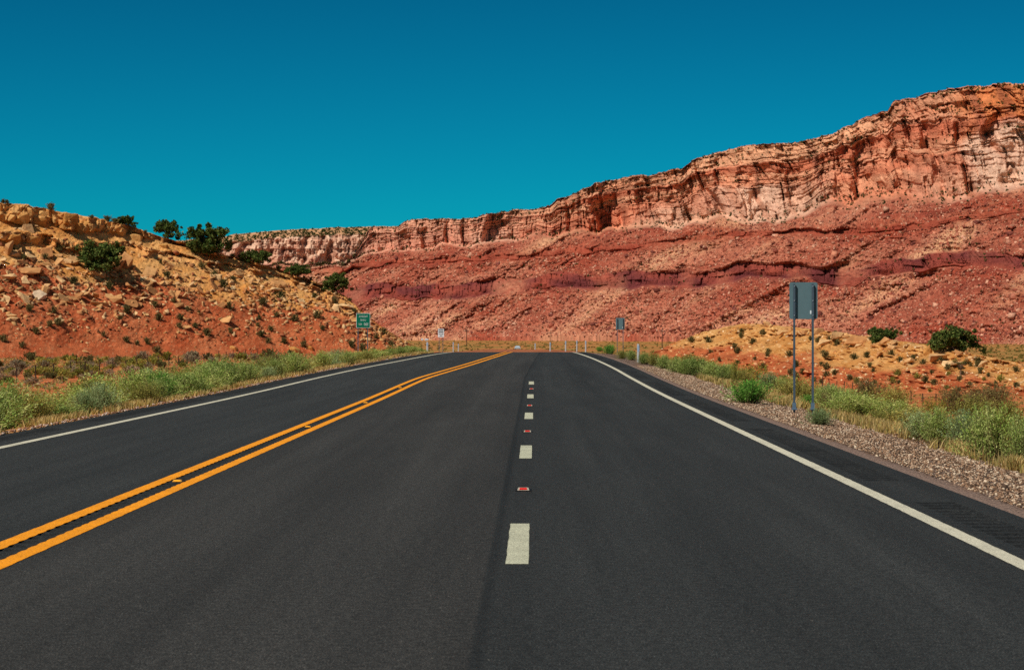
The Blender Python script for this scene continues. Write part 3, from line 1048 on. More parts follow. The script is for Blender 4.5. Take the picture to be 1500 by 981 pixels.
# ---- low mound on the right
SKY_R = [(930, 527), (950, 519), (968, 511), (985, 503), (1000, 497), (1030, 486), (1060, 479), (1090, 474), (1110, 474), (1150, 478), (1200, 483), (1240, 489), (1290, 496), (1340, 502),
         (1380, 511), (1420, 517), (1450, 523), (1500, 532), (1600, 548), (1760, 566)]
xr = np.arange(930, 1760, 1.0)
DTr = P(xr, [(930, 318), (1000, 300), (1100, 280), (1200, 262), (1300, 246), (1400, 232), (1500, 222), (1760, 200)])
gz = ground_z((xr - VX) / F * DTr, DTr) - .12
toer = VY + (H - gz) * F / DTr
sr = P(xr, SKY_R) + fbm(xr * .05, 60, 0, 4) * 1.6
sr = np.minimum(sr, toer - 2)
hr = toer - sr
mound = Relief(xr, [toer, toer - hr * .1, sr + hr * .16, sr + hr * .10, sr], [7, 5.2, 2.2, 5.5], [12, 110, 10, 20], DTr)
Lr, Zr_, sgr, Dr_ = mound.X, mound.Z, mound.seg, mound.D
dd = (fbm(Lr * .10, Dr_ * .06, 5, 4) * 4.0 + fbm(Lr * .5, Zr_ * 1.2, 6, 3) * 2.2 + fbm(Lr * 1.5, Zr_ * 3, 6, 2) * 1.1) * sstep(0, .8, sgr)
mound.D = mound.D + dd + RNG.normal(size=dd.shape) * .04
mound.calc()
bnd = P(xr, [(930, 500), (1000, 503), (1040, 506), (1100, 512), (1150, 522), (1250, 532), (1350, 538), (1420, 550), (1480, 562), (1600, 590), (1760, 600)])[None]
vv = mound.py - bnd + fbm(Lr * .10, Dr_ * .06, 14, 4) * 26 + fbm(Lr * .6, Zr_ * 1.2, 24, 3) * 8
c_red = mixc(np.array(lin(168, 82, 48)), np.array(lin(186, 108, 66)), np.clip(.5 + fbm(Lr * .3, Dr_ * .2, 3, 4) * 1.2, 0, 1))
c_och = mixc(np.array(lin(188, 126, 66)), np.array(lin(206, 154, 94)), np.clip(.5 + fbm(Lr * .2, Dr_ * .2, 7, 4) * 1.2, 0, 1))
spk = fbm(Lr * 1.6, Zr_ * 3.0, 8, 2)
cr_ = mixc(c_och, c_red, sstep(-8, 8, vv))
cr_ = mixc(cr_, np.array(lin(230, 184, 130)), np.clip(spk * 3 - 1.1, 0, .7))
cr_ = mixc(cr_, np.array(lin(150, 92, 50)), np.clip(-spk * 3 - 1.3, 0, .6))
struct(obj('mound', mound.mesh('mound', M['hill'], cr_, back=60, drop=.12, nb=10, skirt=3)))

# ---------------------------------------------------------------- talus boulders and scrub on the mesa (uncountable)
n = 26000
jj = RNG.integers(60, len(xs), n)
_q = RNG.random(n)
ii = np.where(_q < .62, RNG.integers(0, 84, n), np.where(_q < .88, RNG.integers(125, 172, n), RNG.integers(188, 207, n)))
sz = .9 + 1.8 * RNG.random(n) ** 3 + 3.0 * (RNG.random(n) > .992)
cen = np.stack([mesa.X[ii, jj], mesa.D[ii, jj], mesa.Z[ii, jj]], -1)
v, f = cubes(cen, sz * 1.25, 8, .9)
cc = mixcols([lin(190, 128, 102), lin(180, 110, 86), lin(158, 86, 66), lin(188, 122, 94), lin(118, 64, 54), lin(204, 150, 122), lin(140, 74, 58)], n, 9, 8)
g = obj('rubble', mesh_np('rubble', v, f, M['rubble'], cc))
tag(g, 'pink boulders strewn over the lower slopes of the mesa', 'rubble', kind='stuff')


def leafballs(cen, rad, per, size, pal, seed, flat=.7):
    """loose clumps of small leaf faces, one mesh"""
    r = np.random.default_rng(seed)
    n = len(cen) * per
    u = r.normal(size=(n, 3))
    u /= np.linalg.norm(u, axis=1)[:, None]
    rr = np.repeat(np.asarray(rad), per)
    c = np.repeat(np.asarray(cen), per, 0) + u * (rr * r.random(n) ** .5)[:, None] * np.array([1, 1, flat])
    a = r.normal(size=(n, 3))
    a /= np.linalg.norm(a, axis=1)[:, None]
    b = np.cross(a, r.normal(size=(n, 3)))
    b /= np.linalg.norm(b, axis=1)[:, None]
    s = (np.repeat(np.asarray(size) * np.ones(len(cen)), per) * r.uniform(.6, 1.4, n))[:, None]
    v = np.stack([c - a * s, c + b * s * .6, c + a * s, c - b * s * .6], 1).reshape(-1, 3)
    f = np.arange(n * 4).reshape(-1, 4)
    pal = np.array(pal)
    col = np.repeat(pal[r.integers(0, len(pal), n)] * r.uniform(.75, 1.25, (n, 1)), 4, 0)
    return v, f, col


DG = [lin(62, 72, 36), lin(48, 58, 30), lin(80, 84, 44)]
# mesa: along the skyline, on the shelves under the cliffs, sparse on the talus
rows_n = len(mesa.py)
sel_i, sel_j = [], []
for (lo, hi, cnt) in ((rows_n - 9, rows_n - 1, 420), (348, 372, 260), (298, 312, 120), (205, 232, 700), (4, 200, 330)):
    sel_i.append(RNG.integers(lo, hi, cnt))
    sel_j.append(RNG.integers(250, len(xs), cnt))
ii, jj = np.concatenate(sel_i), np.concatenate(sel_j)
cen = np.stack([mesa.X[ii, jj], mesa.D[ii, jj], mesa.Z[ii, jj]], -1) + np.array([0, -.5, .6])
v, f, cc = leafballs(cen, RNG.uniform(.8, 2.0, len(cen)), 16, .7, DG, 21, .8)
i2 = RNG.integers(82, 101, 700)
j2 = RNG.integers(100, 400, 700)
cen = np.stack([far_m.X[i2, j2], far_m.D[i2, j2], far_m.Z[i2, j2]], -1) + np.array([0, -.5, .8])
v2, f2, cc2 = leafballs(cen, RNG.uniform(1.5, 3.6, len(cen)), 14, 1.1, DG, 22, .8)
g = obj('scrub', mesh_np('scrub', np.concatenate([v, v2]), np.concatenate([f, f2 + len(v)]), M['needle'], np.concatenate([cc, cc2])))
tag(g, 'tiny dark junipers and scrub dotted over the mesa', 'scrub', kind='stuff')

# ---------------------------------------------------------------- junipers
def juniper(name, base, h, wd, seed, label, cat='tree', group='junipers on the rocky slopes', low=False):
    r = np.random.default_rng(seed)
    t = empty(name, base)
    tr = MB()
    top = Vector((r.uniform(-.1, .1) * wd, 0, h * .72))
    mid = Vector((r.uniform(-.12, .12) * wd, r.uniform(-.1, .1) * wd, h * .35))
    r0 = h * .055
    tr.tube([(0, 0, -.4), (0, 0, h * .08), mid, top], [r0 * 1.25, r0, r0 * .7, r0 * .25])
    lobes = []
    nl = 14
    for k in range(nl):
        a = 2 * PI * k / nl + r.uniform(-.3, .3)
        zz_ = h * r.uniform(.12, .8)
        prof = math.sin(PI * min(1, .28 + .64 * (zz_ / h))) ** .6
        q = Vector((math.cos(a) * wd * .36 * prof, math.sin(a) * wd * .36 * prof, zz_))
        lobes.append(q)
        st = mid * min(1, zz_ / h + .1)
        tr.tube([st, (st + q) / 2 + Vector((0, 0, -.04 * h)), q], [r0 * .5, r0 * .35, r0 * .14], 5)
    tr.build('trunk', M['bark'], t, True)
    cen, rad = [], []
    for q in lobes + [Vector((0, 0, h * .8)), Vector((wd * .08, 0, h * .62)), Vector((-wd * .1, .1, h * .5))]:
        for _ in range(7):
            p = q + Vector(r.normal(size=3) * np.array([wd * .13, wd * .13, h * .10]))
            p.z = min(max(p.z, h * .05), h * .93)
            cen.append(tuple(p))
            rad.append(r.uniform(.07, .14) * (wd + h) / 2)
    v, f, c = leafballs(np.array(cen), np.array(rad), 60, (wd + h) * .019, [lin(70, 86, 40), lin(86, 100, 46), lin(54, 68, 32), lin(106, 110, 56)], seed, .85)
    # a ragged outer fringe of single sprays
    cr = obj('crown', mesh_np('crown', v, f, M['needle'], c), t)
    return tag(t, label, cat, group)


def px_len(n_px, D):
    return n_px * D / F


TREES = [  # px, py of the base, height px, width px, surface, label
    (147, 407, 54, 58, hill, 'dark green juniper tree standing alone among slabs halfway up the left hill'),
    (183, 333, 17, 28, hill, 'small low juniper on the skyline above the lone slope tree'),
    (246, 350, 28, 33, hill, 'round juniper tree on the left hill crest, left of the biggest crest tree'),
    (302, 372, 45, 56, hill, 'biggest juniper tree on the left hill crest against the sky'),
    (373, 386, 20, 40, hill, 'wide low juniper on the crest just right of the biggest crest tree'),
    (436, 406, 20, 30, hill, 'small dome shaped juniper on the crest against pink cliffs'),
    (491, 429, 30, 36, hill, 'juniper at the right end of the left hill crest above the green sign'),
    (1397, 516, 42, 62, mound, 'large dark round juniper behind the low mound on the right'),
    (1291, 501, 22, 42, mound, 'low spreading juniper behind the slab rocks on the right mound'),
]
for k, (px, py, hp, wp, sf_, lab) in enumerate(TREES):
    b = sf_.hit(px, py)
    D = b.y + (2.0 if sf_ is mound else .6)
    b = ray(px, py, D)
    juniper('juniper_tree', b, px_len(hp, D), px_len(wp, D), 100 + k, lab)

# a bare, thin crowned tree on the right mound
b = mound.hit(1407, 549)
t = empty('bare_tree', b)
m = MB()
D = b.y
hgt = px_len(24, D)
r = random.Random(4)
m.tube([(0, 0, -.2), (.05, 0, hgt * .35), (-.03, 0, hgt * .55)], [.11, .08, .06], 6)
tips = []
for k in range(9):
    a = 2 * PI * k / 9
    q = Vector((math.cos(a) * hgt * .42, math.sin(a) * hgt * .42, hgt * r.uniform(.7, 1.0)))
    m.tube([(0, 0, hgt * r.uniform(.35, .55)), q * .6 + Vector((0, 0, hgt * .2)), q], [.05, .035, .012], 5)
    tips += [q, q * .8 + Vector((0, 0, hgt * .1))]
m.build('trunk', M['deadwood'], t)
v, f, c = leafballs(np.array([tuple(q) for q in tips]), np.full(len(tips), .32), 26, .07, [lin(120, 112, 62), lin(92, 90, 50)], 77, .5)
obj('crown', mesh_np('crown', v, f, M['needle'], c), t)
tag(t, 'thin bare umbrella shaped little tree on the ochre mound', 'tree')

# ---------------------------------------------------------------- rocks
def rock_proto(seed, dims, mat, n=14):
    r = np.random.default_rng(seed)
    bm = bmesh.new()
    for _ in range(n):
        p = r.uniform(-1, 1, 3)
        p /= max(abs(p)) ** .9
        bm.verts.new((p[0] * dims[0] / 2, p[1] * dims[1] / 2, np.clip(p[2] * 1.3, -1, 1) * dims[2] / 2))
    res = bmesh.ops.convex_hull(bm, input=bm.verts)
    junk = [e for e in res['geom_interior'] if isinstance(e, bmesh.types.BMVert)]
    bmesh.ops.delete(bm, geom=junk, context='VERTS')
    bmesh.ops.bevel(bm, geom=list(bm.edges), offset=.012, segments=1, affect='EDGES', clamp_overlap=True)
    me = bpy.data.meshes.new('slab_rock')
    bm.to_mesh(me)
    bm.free()
    me.materials.append(mat)
    return me


SLABS = [rock_proto(200 + k, (1, random.uniform(.55, .9), random.uniform(.16, .32)), M['slab'], 11 + k % 5) for k in range(14)]
BLOCKS = [rock_proto(230 + k, (1, .8, random.uniform(.55, .8)), M['capstone'], 16) for k in range(6)]
PALE = rock_proto(260, (1, .9, .35), M['pale_rock'], 12)


def rock(me, pos, size, rot, label, group=None, sink=-.04):
    o = obj('slab_rock', me)
    o.location = pos - Vector((0, .06 * size, sink * size))
    o.scale = (size,) * 3
    o.rotation_euler = rot
    return tag(o, label, 'rock', group)


rr = random.Random(31)
HERO = [  # px, py, width px, tilt, mesh, label
    (57, 436, 24, (1.0, .1, .2), PALE, 'pale pinkish square slab leaning on the red slope of the left hill'),
    (93, 438, 22, (1.2, .9, .3), SLABS[1], 'upright tan slab standing on edge right of the pale square slab'),
    (88, 424, 17, (.3, 1.3, .1), SLABS[3], 'narrow tan slab on end behind the upright slab of the red slope'),
    (40, 398, 44, (.25, -.05, .2), SLABS[2], 'very wide flat tan slab below the left hill ledges at the photo edge'),
    (18, 374, 30, (.2, .1, 0), SLABS[4], 'flat overhanging tan slab high on the left hill'),
    (14, 462, 22, (.2, .1, .1), SLABS[5], 'stack of thin flat slabs low on the left hill, upper one'),
    (17, 467, 20, (.1, .15, .4), SLABS[6], 'stack of thin flat slabs low on the left hill, lower one'),
    (84, 352 + 34, 22, (.5, -.7, .4), SLABS[7], 'slanting tan slab left of the lone juniper'),
    (146, 448, 26, (.1, .1, .3), SLABS[8], 'long flat tan slab below the lone juniper'),
    (224, 428, 22, (.9, .5, .7), SLABS[9], 'dark edged leaning slab right of the lone juniper, lower rocks'),
    (128, 515, 14, (.3, .2, .5), SLABS[0], 'single tan slab near the foot of the left hill'),
    (272, 480, 15, (.3, -.2, .5), SLABS[10], 'isolated tan slab at the lower middle of the left hill'),
]
for px, py, wp, rot, me, lab in HERO:
    p = hill.hit(px, py)
    rock(me, p, px_len(wp, p.y), rot, lab)
cnt = 0
placed = []
while cnt < 262:
    px = rr.uniform(-4, 525)
    s0 = float(P(np.array([px]), SKY_H)[0])
    bt = float(np.interp(px, xh, toe))
    t = rr.random()
    py = s0 + (bt - s0) * t
    y_abs = py
    dens = math.exp(-((t - .44) / .2) ** 2) * (1.0 if px < 240 else .85 if px < 330 else .6) + .05
    if px > 330:
        dens = (.9 if t < .38 else .05)
    if px > 230 and t > .55:
        dens *= .25
    if rr.random() > dens or t < .1 or t > .93:
        continue
    if any(abs(px - a) < 3.2 and abs(py - b_) < 2.2 for a, b_ in placed):
        continue
    placed.append((px, py))
    p = hill.hit(px, py)
    wp = min(32, 7.5 + rr.expovariate(1 / 5.5)) * (1 if px < 330 else .8)
    zone = 'upper' if t < .3 else 'middle' if t < .6 else 'lower'
    if px > 330:
        lab, grp = 'tan sandstone slab on the narrowing right half of the left hill', 'slabs on the right half of the left hill'
    elif zone == 'upper':
        lab, grp = 'tan sandstone slab on the ochre upper slope of the left hill', 'slabs on the ochre upper slope'
    elif zone == 'middle':
        lab, grp = 'tan sandstone slab in the jumble across the middle of the left hill', 'slabs jumbled across the middle of the left hill'
    else:
        lab, grp = 'tan sandstone slab lying on the red lower slope of the left hill', 'slabs on the red lower slope'
    rock(rr.choice(SLABS), p, px_len(wp, p.y), (rr.gauss(.55, .5), rr.gauss(.1, .5), rr.gauss(.3, .9)), lab, grp, -.12)
    cnt += 1
# ledge blocks of the caprock
for row, (off, hgt, x0, x1) in enumerate(((4, 12, -8, 150), (15, 12, -8, 150), (46, 15, -8, 140), (12, 9, 150, 250))):
    x = x0 + rr.uniform(0, 10)
    while x < x1:
        wp = rr.uniform(13, 27)
        if rr.random() < .62:
            py = float(P(np.array([x]), SKY_H)[0]) + off + hgt * .5 + rr.uniform(-2, 2)
            p = hill.hit(x, py)
            s = px_len(wp, p.y)
            rock(rr.choice(BLOCKS), p + Vector((0, .25 * s, 0)), s, (rr.gauss(0, .08), rr.gauss(.1, .08), rr.gauss(0, .5)),
                 ('ochre block in the upper caprock ledge of the left hill', 'ochre block in the caprock ledge of the left hill, under its top row',
                  'ochre block in the lower caprock band of the left hill', 'tan block along the crest left of the crest trees')[row],
                 ('upper caprock ledge blocks', 'middle caprock ledge blocks', 'lower caprock band blocks', 'crest blocks')[row], 0)
        x += wp * 1.05
HR = [(1257, 505, 40, (.15, .02, .1), SLABS[2], 'longest flat orange slab on the right mound, under the low juniper'),
      (1227, 495, 24, (.2, .1, .3), SLABS[4], 'blocky orange slab left of the longest slab on the right mound'),
      (1205, 505, 22, (.3, -.1, .4), SLABS[5], 'tilted tan slab just right of the large sign posts on the mound'),
      (1147, 490, 20, (.2, .1, .2), SLABS[7], 'dark edged slab just left of the large sign posts on the mound'),
      (1290, 523, 16, (.2, .1, .9), SLABS[8], 'small slab lying below the longest slab on the right mound'),
      (1362, 517, 14, (.6, .2, .4), BLOCKS[1], 'tan block below the large round juniper, right mound'),
      (1371, 518, 11, (.1, .2, .9), BLOCKS[3], 'pale small block below the large round juniper, right mound'),
      (1375, 528, 26, (.05, 0, .1), SLABS[9], 'thin ledge slab above the bare little tree on the mound'),
      (1394, 537, 26, (.05, 0, .1), SLABS[10], 'thin ledge slab beside the bare little tree on the mound'),
      (1341, 546, 15, (.1, .05, .3), SLABS[11], 'lone flat slab in the middle of the ochre slope, right mound'),
      (1226, 545, 16, (.05, .05, .2), SLABS[0], 'lone flat slab low on the red part of the right mound')]
for px, py, wp, rot, me, lab in HR:
    p = mound.hit(px, py)
    o = rock(me, p, px_len(wp, p.y) * 1.1, rot, lab, None, -.14)
    o.scale.z *= 1.7
cnt = 0
while cnt < 46:
    px = rr.uniform(1120, 1500)
    s0 = float(P(np.array([px]), SKY_R)[0])
    py = s0 + 2 + rr.expovariate(1 / 9)
    if py > s0 + 40:
        continue
    p = mound.hit(px, py)
    o = rock(rr.choice(SLABS), p, px_len(rr.uniform(7, 19), p.y), (rr.gauss(.1, .2), rr.gauss(0, .2), rr.uniform(0, 6.28)),
         'small tan slab scattered along the crest of the right mound', 'small slabs along the right mound crest', -.12)
    o.scale.z *= 1.8
    cnt += 1
for px, py, wp, lab in ((433, 515, 18, 'round tan boulder at the hill foot behind the left roadside bushes'), (455, 511, 12, 'smaller boulder right of the round tan boulder at the hill foot'),
                        (343, 512, 12, 'boulder by the fence at the foot of the left hill')):
    p = hit_ground(px, py) if py > float(np.interp(px, xh, toe)) else hill.hit(px, py)
    rock(BLOCKS[2], p, px_len(wp, p.y), (.1, .1, wp), lab)
# small stones on both hills (uncountable)
n = 4200
jj = RNG.integers(0, len(xh) - 30, n)
ii = RNG.integers(8, 190, n)
ii[:1500] = np.clip(RNG.normal(95, 30, 1500), 30, 170).astype(int)
cen = np.stack([hill.X[ii, jj], hill.D[ii, jj], hill.Z[ii, jj]], -1)
hs_ = .14 + .4 * RNG.random(n) ** 3
hs_[:1500] = RNG.uniform(.35, 1.0, 1500)
v, f = cubes(cen, hs_, 12, .5)
cc = mixcols([lin(196, 146, 92), lin(180, 122, 76), lin(150, 88, 56), lin(206, 164, 116)], n, 13, 8)
g = obj('rubble', mesh_np('rubble', v, f, M['pebble'], cc))
tag(g, 'small broken stones scattered over the left hill', 'rubble', kind='stuff')
n = 2600
jj = RNG.integers(0, len(xr), n)
ii = RNG.integers(8, 150, n)
cen = np.stack([mound.X[ii, jj], mound.D[ii, jj], mound.Z[ii, jj]], -1)
v, f = cubes(cen, .12 + .4 * RNG.random(n) ** 3, 14, .5)
cc = mixcols([lin(214, 168, 108), lin(206, 150, 90), lin(170, 104, 60), lin(232, 196, 150)], n, 15, 8)
g = obj('rubble', mesh_np('rubble', v, f, M['pebble'], cc))
tag(g, 'small broken stones scattered over the right mound', 'rubble', kind='stuff')

# ---------------------------------------------------------------- shrubs and bushes
def bush_mesh(name, seed, stems, per, leaf, pal, spread=1.0, tall=1.0, mat='leaf', stemcol=lin(120, 104, 70)):
    """unit bush: about 1 m wide and .6-.8*tall high, stems from one root with narrow leaves along them"""
    r = np.random.default_rng(seed)
    a = r.uniform(0, 2 * PI, stems)
    tilt = np.abs(r.normal(0, .52, stems)) * spread
    tilt = np.clip(tilt, 0, 1.35)
    ln = r.uniform(.5, .82, stems) * tall * (1 - .12 * tilt)
    dirv = np.stack([np.sin(tilt) * np.cos(a), np.sin(tilt) * np.sin(a), np.cos(tilt)], -1)
    root = np.stack([r.normal(0, .09, stems), r.normal(0, .09, stems), np.full(stems, -.03)], -1)
    # leaves
    n = stems * per
    k = np.repeat(np.arange(stems), per)
    t = r.uniform(.18, 1, n) ** .75
    bow = np.array([0, 0, .18])
    c = root[k] + dirv[k] * (ln[k] * t)[:, None] * np.array([1, 1, .96]) + bow * ((t * t)[:, None] * np.sin(tilt[k])[:, None] * ln[k][:, None])
    c += r.normal(0, .022, (n, 3))
    c[:, 2] = np.maximum(c[:, 2], .015)
    ax = dirv[k] + r.normal(0, .55, (n, 3))
    ax /= np.linalg.norm(ax, axis=1)[:, None]
    sd = np.cross(ax, r.normal(size=(n, 3)))
    sd /= np.linalg.norm(sd, axis=1)[:, None]
    l = (leaf * r.uniform(.6, 1.5, n))[:, None]
    wd = l * r.uniform(.28, .5, (n, 1))
    v = np.stack([c - ax * l, c + sd * wd, c + ax * l, c - sd * wd], 1).reshape(-1, 3)
    f = np.arange(n * 4).reshape(-1, 4)
    pal = np.array(pal)
    stemc = pal[r.integers(0, len(pal), stems)]
    col = np.repeat(stemc[k] * r.uniform(.75, 1.3, (n, 1)), 4, 0)
    kx = .5 / np.percentile(np.hypot(v[:, 0], v[:, 1]), 95)
    kz = .72 / np.percentile(v[:, 2], 97)
    # woody stems as thin blades
    tip = root + dirv * ln[:, None] * .9
    sdv = np.cross(dirv, r.normal(size=(stems, 3)))
    sdv /= np.linalg.norm(sdv, axis=1)[:, None]
    sv = np.stack([root - sdv * .007, root + sdv * .007, tip + sdv * .002, tip - sdv * .002], 1).reshape(-1, 3)
    sf2 = np.arange(stems * 4).reshape(-1, 4) + len(v)
    sc = np.tile(np.array(stemcol), (stems * 4, 1))
    allv = np.concatenate([v, sv]) * np.array([kx, kx, kz])
    return mesh_np(name, allv, np.concatenate([f, sf2]), M[mat], np.concatenate([col, sc]))


SAGE = [lin(172, 184, 104), lin(150, 168, 84), lin(194, 198, 122), lin(130, 152, 70)]
BLUE = [lin(160, 176, 120), lin(138, 160, 102), lin(178, 188, 132)]
OLIV = [lin(170, 162, 84), lin(148, 144, 70), lin(190, 176, 100)]
GREN = [lin(112, 160, 66), lin(94, 144, 56), lin(130, 172, 78)]
DARK = [lin(128, 120, 72), lin(108, 104, 60), lin(148, 132, 84), lin(118, 100, 70)]
YELL = [lin(150, 150, 66), lin(176, 164, 70), lin(128, 134, 60)]
nb = lambda s, pal, st=150, per=30, leaf=.017, spread=1.0, tall=1.0: bush_mesh('roadside_bush', s, st, per, leaf, pal, spread, tall)
B_SAGE = [nb(300 + k, SAGE, 220, 32) for k in range(5)]
B_BLUE = [nb(310 + k, BLUE, 220, 32, .016) for k in range(3)]
B_OLIV = [nb(320 + k, OLIV, 180, 30, .017) for k in range(3)]
B_GREN = [nb(330 + k, GREN, 220, 32, .020, .85) for k in range(2)]
B_DARK = [nb(340 + k, DARK, 150, 30, .016) for k in range(3)]
B_TALL = [nb(350 + k, YELL, 46, 34, .02, .4, 1.3) for k in range(2)]


def bush(me, pos, w_, h_, label, group=None, cat='bush', name='roadside_bush', rz=None):
    o = obj(name, me)
    o.location = pos
    o.scale = (w_, w_, h_ / .72)
    o.rotation_euler = (0, 0, rr.uniform(0, 6.28) if rz is None else rz)
    return tag(o, label, cat, group)


def px_bush(me, px, py, wp, hp, label, group=None):
    p = hit_ground(px, py)
    return bush(me, p, px_len(wp, p.y) * 1.05, px_len(hp, p.y) * 1.05, label, group)


PB = [
    (B_GREN[0], 1097, 592, 60, 30, 'bright green bushy plant on the gravel left of the large sign posts'),
    (B_BLUE[0], 1200, 624, 44, 22, 'low blue green plant on the gravel in front of the large sign'),
    (B_SAGE[0], 1243, 613, 54, 32, 'round grey green bush just right of the large sign posts'),
    (B_GREN[1], 1183, 598, 20, 17, 'small green plant between the feet of the large sign'),
    (B_DARK[0], 1210, 604, 22, 26, 'brownish dry shrub behind the right post of the large sign'),
    (B_OLIV[0], 1291, 626, 26, 20, 'small olive shrub in dry grass right of the round bush'),
    (B_BLUE[1], 1345, 644, 56, 36, 'blue green bush at the gravel edge, leftmost of the big right clump'),
    (B_SAGE[1], 1375, 652, 62, 46, 'pale sage bush second from the left in the big right clump'),
    (B_BLUE[2], 1412, 662, 60, 52, 'greyish bush in the middle of the big right clump'),
    (B_SAGE[2], 1452, 678, 84, 72, 'tallest sage bush of the big right clump beside the gravel'),
    (B_SAGE[3], 1500, 690, 60, 70, 'sage bush cut by the right photo edge'),
    (B_OLIV[1], 1425, 628, 80, 40, 'yellowish olive bush behind the big right clump'),
    (B_OLIV[2], 1475, 640, 80, 44, 'olive bush behind the tallest sage bush at the right'),
    (B_DARK[1], 1398, 607, 62, 36, 'dark brown olive bush below the ochre mound, left one of two'),
    (B_DARK[2], 1457, 600, 66, 34, 'dark brown olive bush below the ochre mound, right one of two'),
    (B_DARK[0], 1428, 603, 52, 30, 'dry brownish bush between the two dark bushes below the mound'),
    (B_TALL[0], 1368, 612, 40, 26, 'yellow flowered weed behind the blue green bush at right'),
    (B_DARK[1], 1270, 592, 60, 34, 'tall twiggy brown green shrub right of the large sign'),
    (B_OLIV[0], 1310, 602, 60, 32, 'olive shrub in dry grass between fence and gravel'),
    (B_TALL[1], 1076, 566, 14, 34, 'tall thin dark green weed left of the large sign'),
    (B_TALL[0], 1108, 566, 40, 30, 'tall yellow green weed behind the bright green plant'),
    (B_SAGE[4], 1020, 552, 46, 25, 'rounded green bush on the gravel edge near the white marker post'),
    (B_GREN[0], 893, 519, 18, 12, 'green bush under the small far sign'),
    (B_GREN[1], 878, 515, 10, 6, 'tiny green tuft on the far right verge'),
]
for me, px, py, wp, hp, lab in PB:
    px_bush(me, px, py, wp, hp, lab)
for px, py, wp, hp in ((912, 524, 18, 12), (925, 526, 16, 13), (944, 532, 20, 15), (958, 534, 24, 17), (973, 539, 26, 18), (990, 544, 30, 20), (1003, 547, 28, 20), (1042, 556, 36, 24),
                       (1060, 560, 34, 24), (1086, 564, 34, 24), (1128, 574, 44, 26), (1150, 580, 40, 26), (1215, 588, 44, 24), (1240, 594, 40, 22), (1332, 622, 44, 24)):
    px_bush(rr.choice(B_SAGE + B_OLIV + [B_BLUE[0]]), px, py + 2, wp, hp, 'sage bush in the row along the right gravel verge', 'bushes along the right verge')
for _ in range(40):
    y = 34 + 80 * rr.random()
    x = float(wR(y)) + EDGE_R + GRAV + rr.uniform(1.2, 8)
    if (x / y * F + VX) > 1560 or (x / y * F + VX > 1180 and y < 42):
        continue
    bush(rr.choice(B_SAGE + B_OLIV * 2 + B_DARK[:1]), Vector((x, y, float(ground_z(x, y)))), rr.uniform(.8, 1.6), rr.uniform(.4, .7),
         'sage or olive bush on the slope below the right gravel verge', 'bushes on the slope below the right verge')
# row of bushes on the left verge
k = 0
while k < 128:
    y = 29 + 108 * rr.random() ** 1.05
    dl = .6 + 4.6 * rr.random() ** 1.3
    x = float(wL(min(y, 124))) - EDGE_L - dl
    if fbm(y * .16, dl * .25, 9, 2) < -.22 and rr.random() < .8:
        continue
    if y > 125:
        x = -5 - EDGE_L - dl - 1
    p = Vector((x, y, float(ground_z(x, y))))
    me = rr.choice(B_SAGE * 3 + B_BLUE + B_OLIV * 2 + B_DARK + ([B_GREN[0]] if rr.random() < .5 else []))
    wd = rr.uniform(1.0, 1.9) * (1 if dl > 1 else .7)
    if dl < 2:
        lab, grp = 'grey green bush in the front row along the left pavement edge', 'front row of bushes on the left verge'
    else:
        lab, grp = 'grey green bush behind the front row on the left embankment', 'bushes behind the front row on the left embankment'
    if me in B_GREN:
        lab, grp = 'brighter green bush among the grey green row on the left verge', 'bright green bushes on the left verge'
    bush(me, p, wd, rr.triangular(.3, .98, .62) * (1.0 if dl > 1.2 else .85) * (1 if dl < 2 else 1.1) * (1 if y < 95 else .8), lab, grp)
    k += 1

# desert shrubs seen far away
shr = lambda s, pal: bush_mesh('desert_shrub', s, 60, 14, .06, pal, 1.1, .95)
S_DARK = [shr(400 + k, [lin(112, 104, 64), lin(96, 92, 54), lin(130, 116, 74)]) for k in range(4)]
S_GREN = [shr(410 + k, [lin(160, 150, 70), lin(134, 138, 62), lin(176, 160, 84)]) for k in range(4)]
S_GREY = [shr(420 + k, [lin(164, 142, 114), lin(146, 128, 100), lin(178, 154, 122)]) for k in range(3)]


def shrub(me, p, wd, ht, label, group):
    return bush(me, p, wd, ht, label, group, 'shrub', 'desert_shrub')


cnt = 0
spots = []
while cnt < 62:
    px = rr.uniform(0, 590)
    s0 = float(P(np.array([px]), SKY_H)[0])
    bt = float(np.interp(px, xh, toe))
    py = s0 + (bt - s0) * rr.uniform(.15, .97)
    if bt - s0 < 14 or any(abs(px - a) < 12 and abs(py - b_) < 7 for a, b_ in spots):
        continue
    spots.append((px, py))
    p = hill.hit(px, py)
    wp = rr.uniform(8, 15)
    low = py > float(np.interp(px, [0, 200, 400, 600], [395, 420, 445, 500]))
    shrub(rr.choice(S_DARK), p, px_len(wp, p.y), px_len(wp * .72, p.y),
          'dark round shrub dotting the red slope of the left hill' if low else 'dark shrub among the ochre rocks of the left hill',
          'shrubs on the red slope of the left hill' if low else 'shrubs among the ochre rocks of the left hill')
    cnt += 1
for px, py, wp in ((4, 296, 10), (10, 297, 8), (74, 308, 16), (134, 320, 8), (158, 324, 14), (168, 327, 12), (213, 342, 8), (281, 362, 10), (318, 374, 12), (340, 377, 9), (408, 396, 12), (421, 401, 8), (455, 411, 8), (512, 441, 8), (541, 466, 8)):
    p = hill.hit(px, py)
    shrub(rr.choice(S_DARK), p, px_len(wp, p.y), px_len(wp * .6, p.y), 'low dark shrub on the skyline of the left hill', 'shrubs on the left hill skyline')
cnt = 0
spots = []
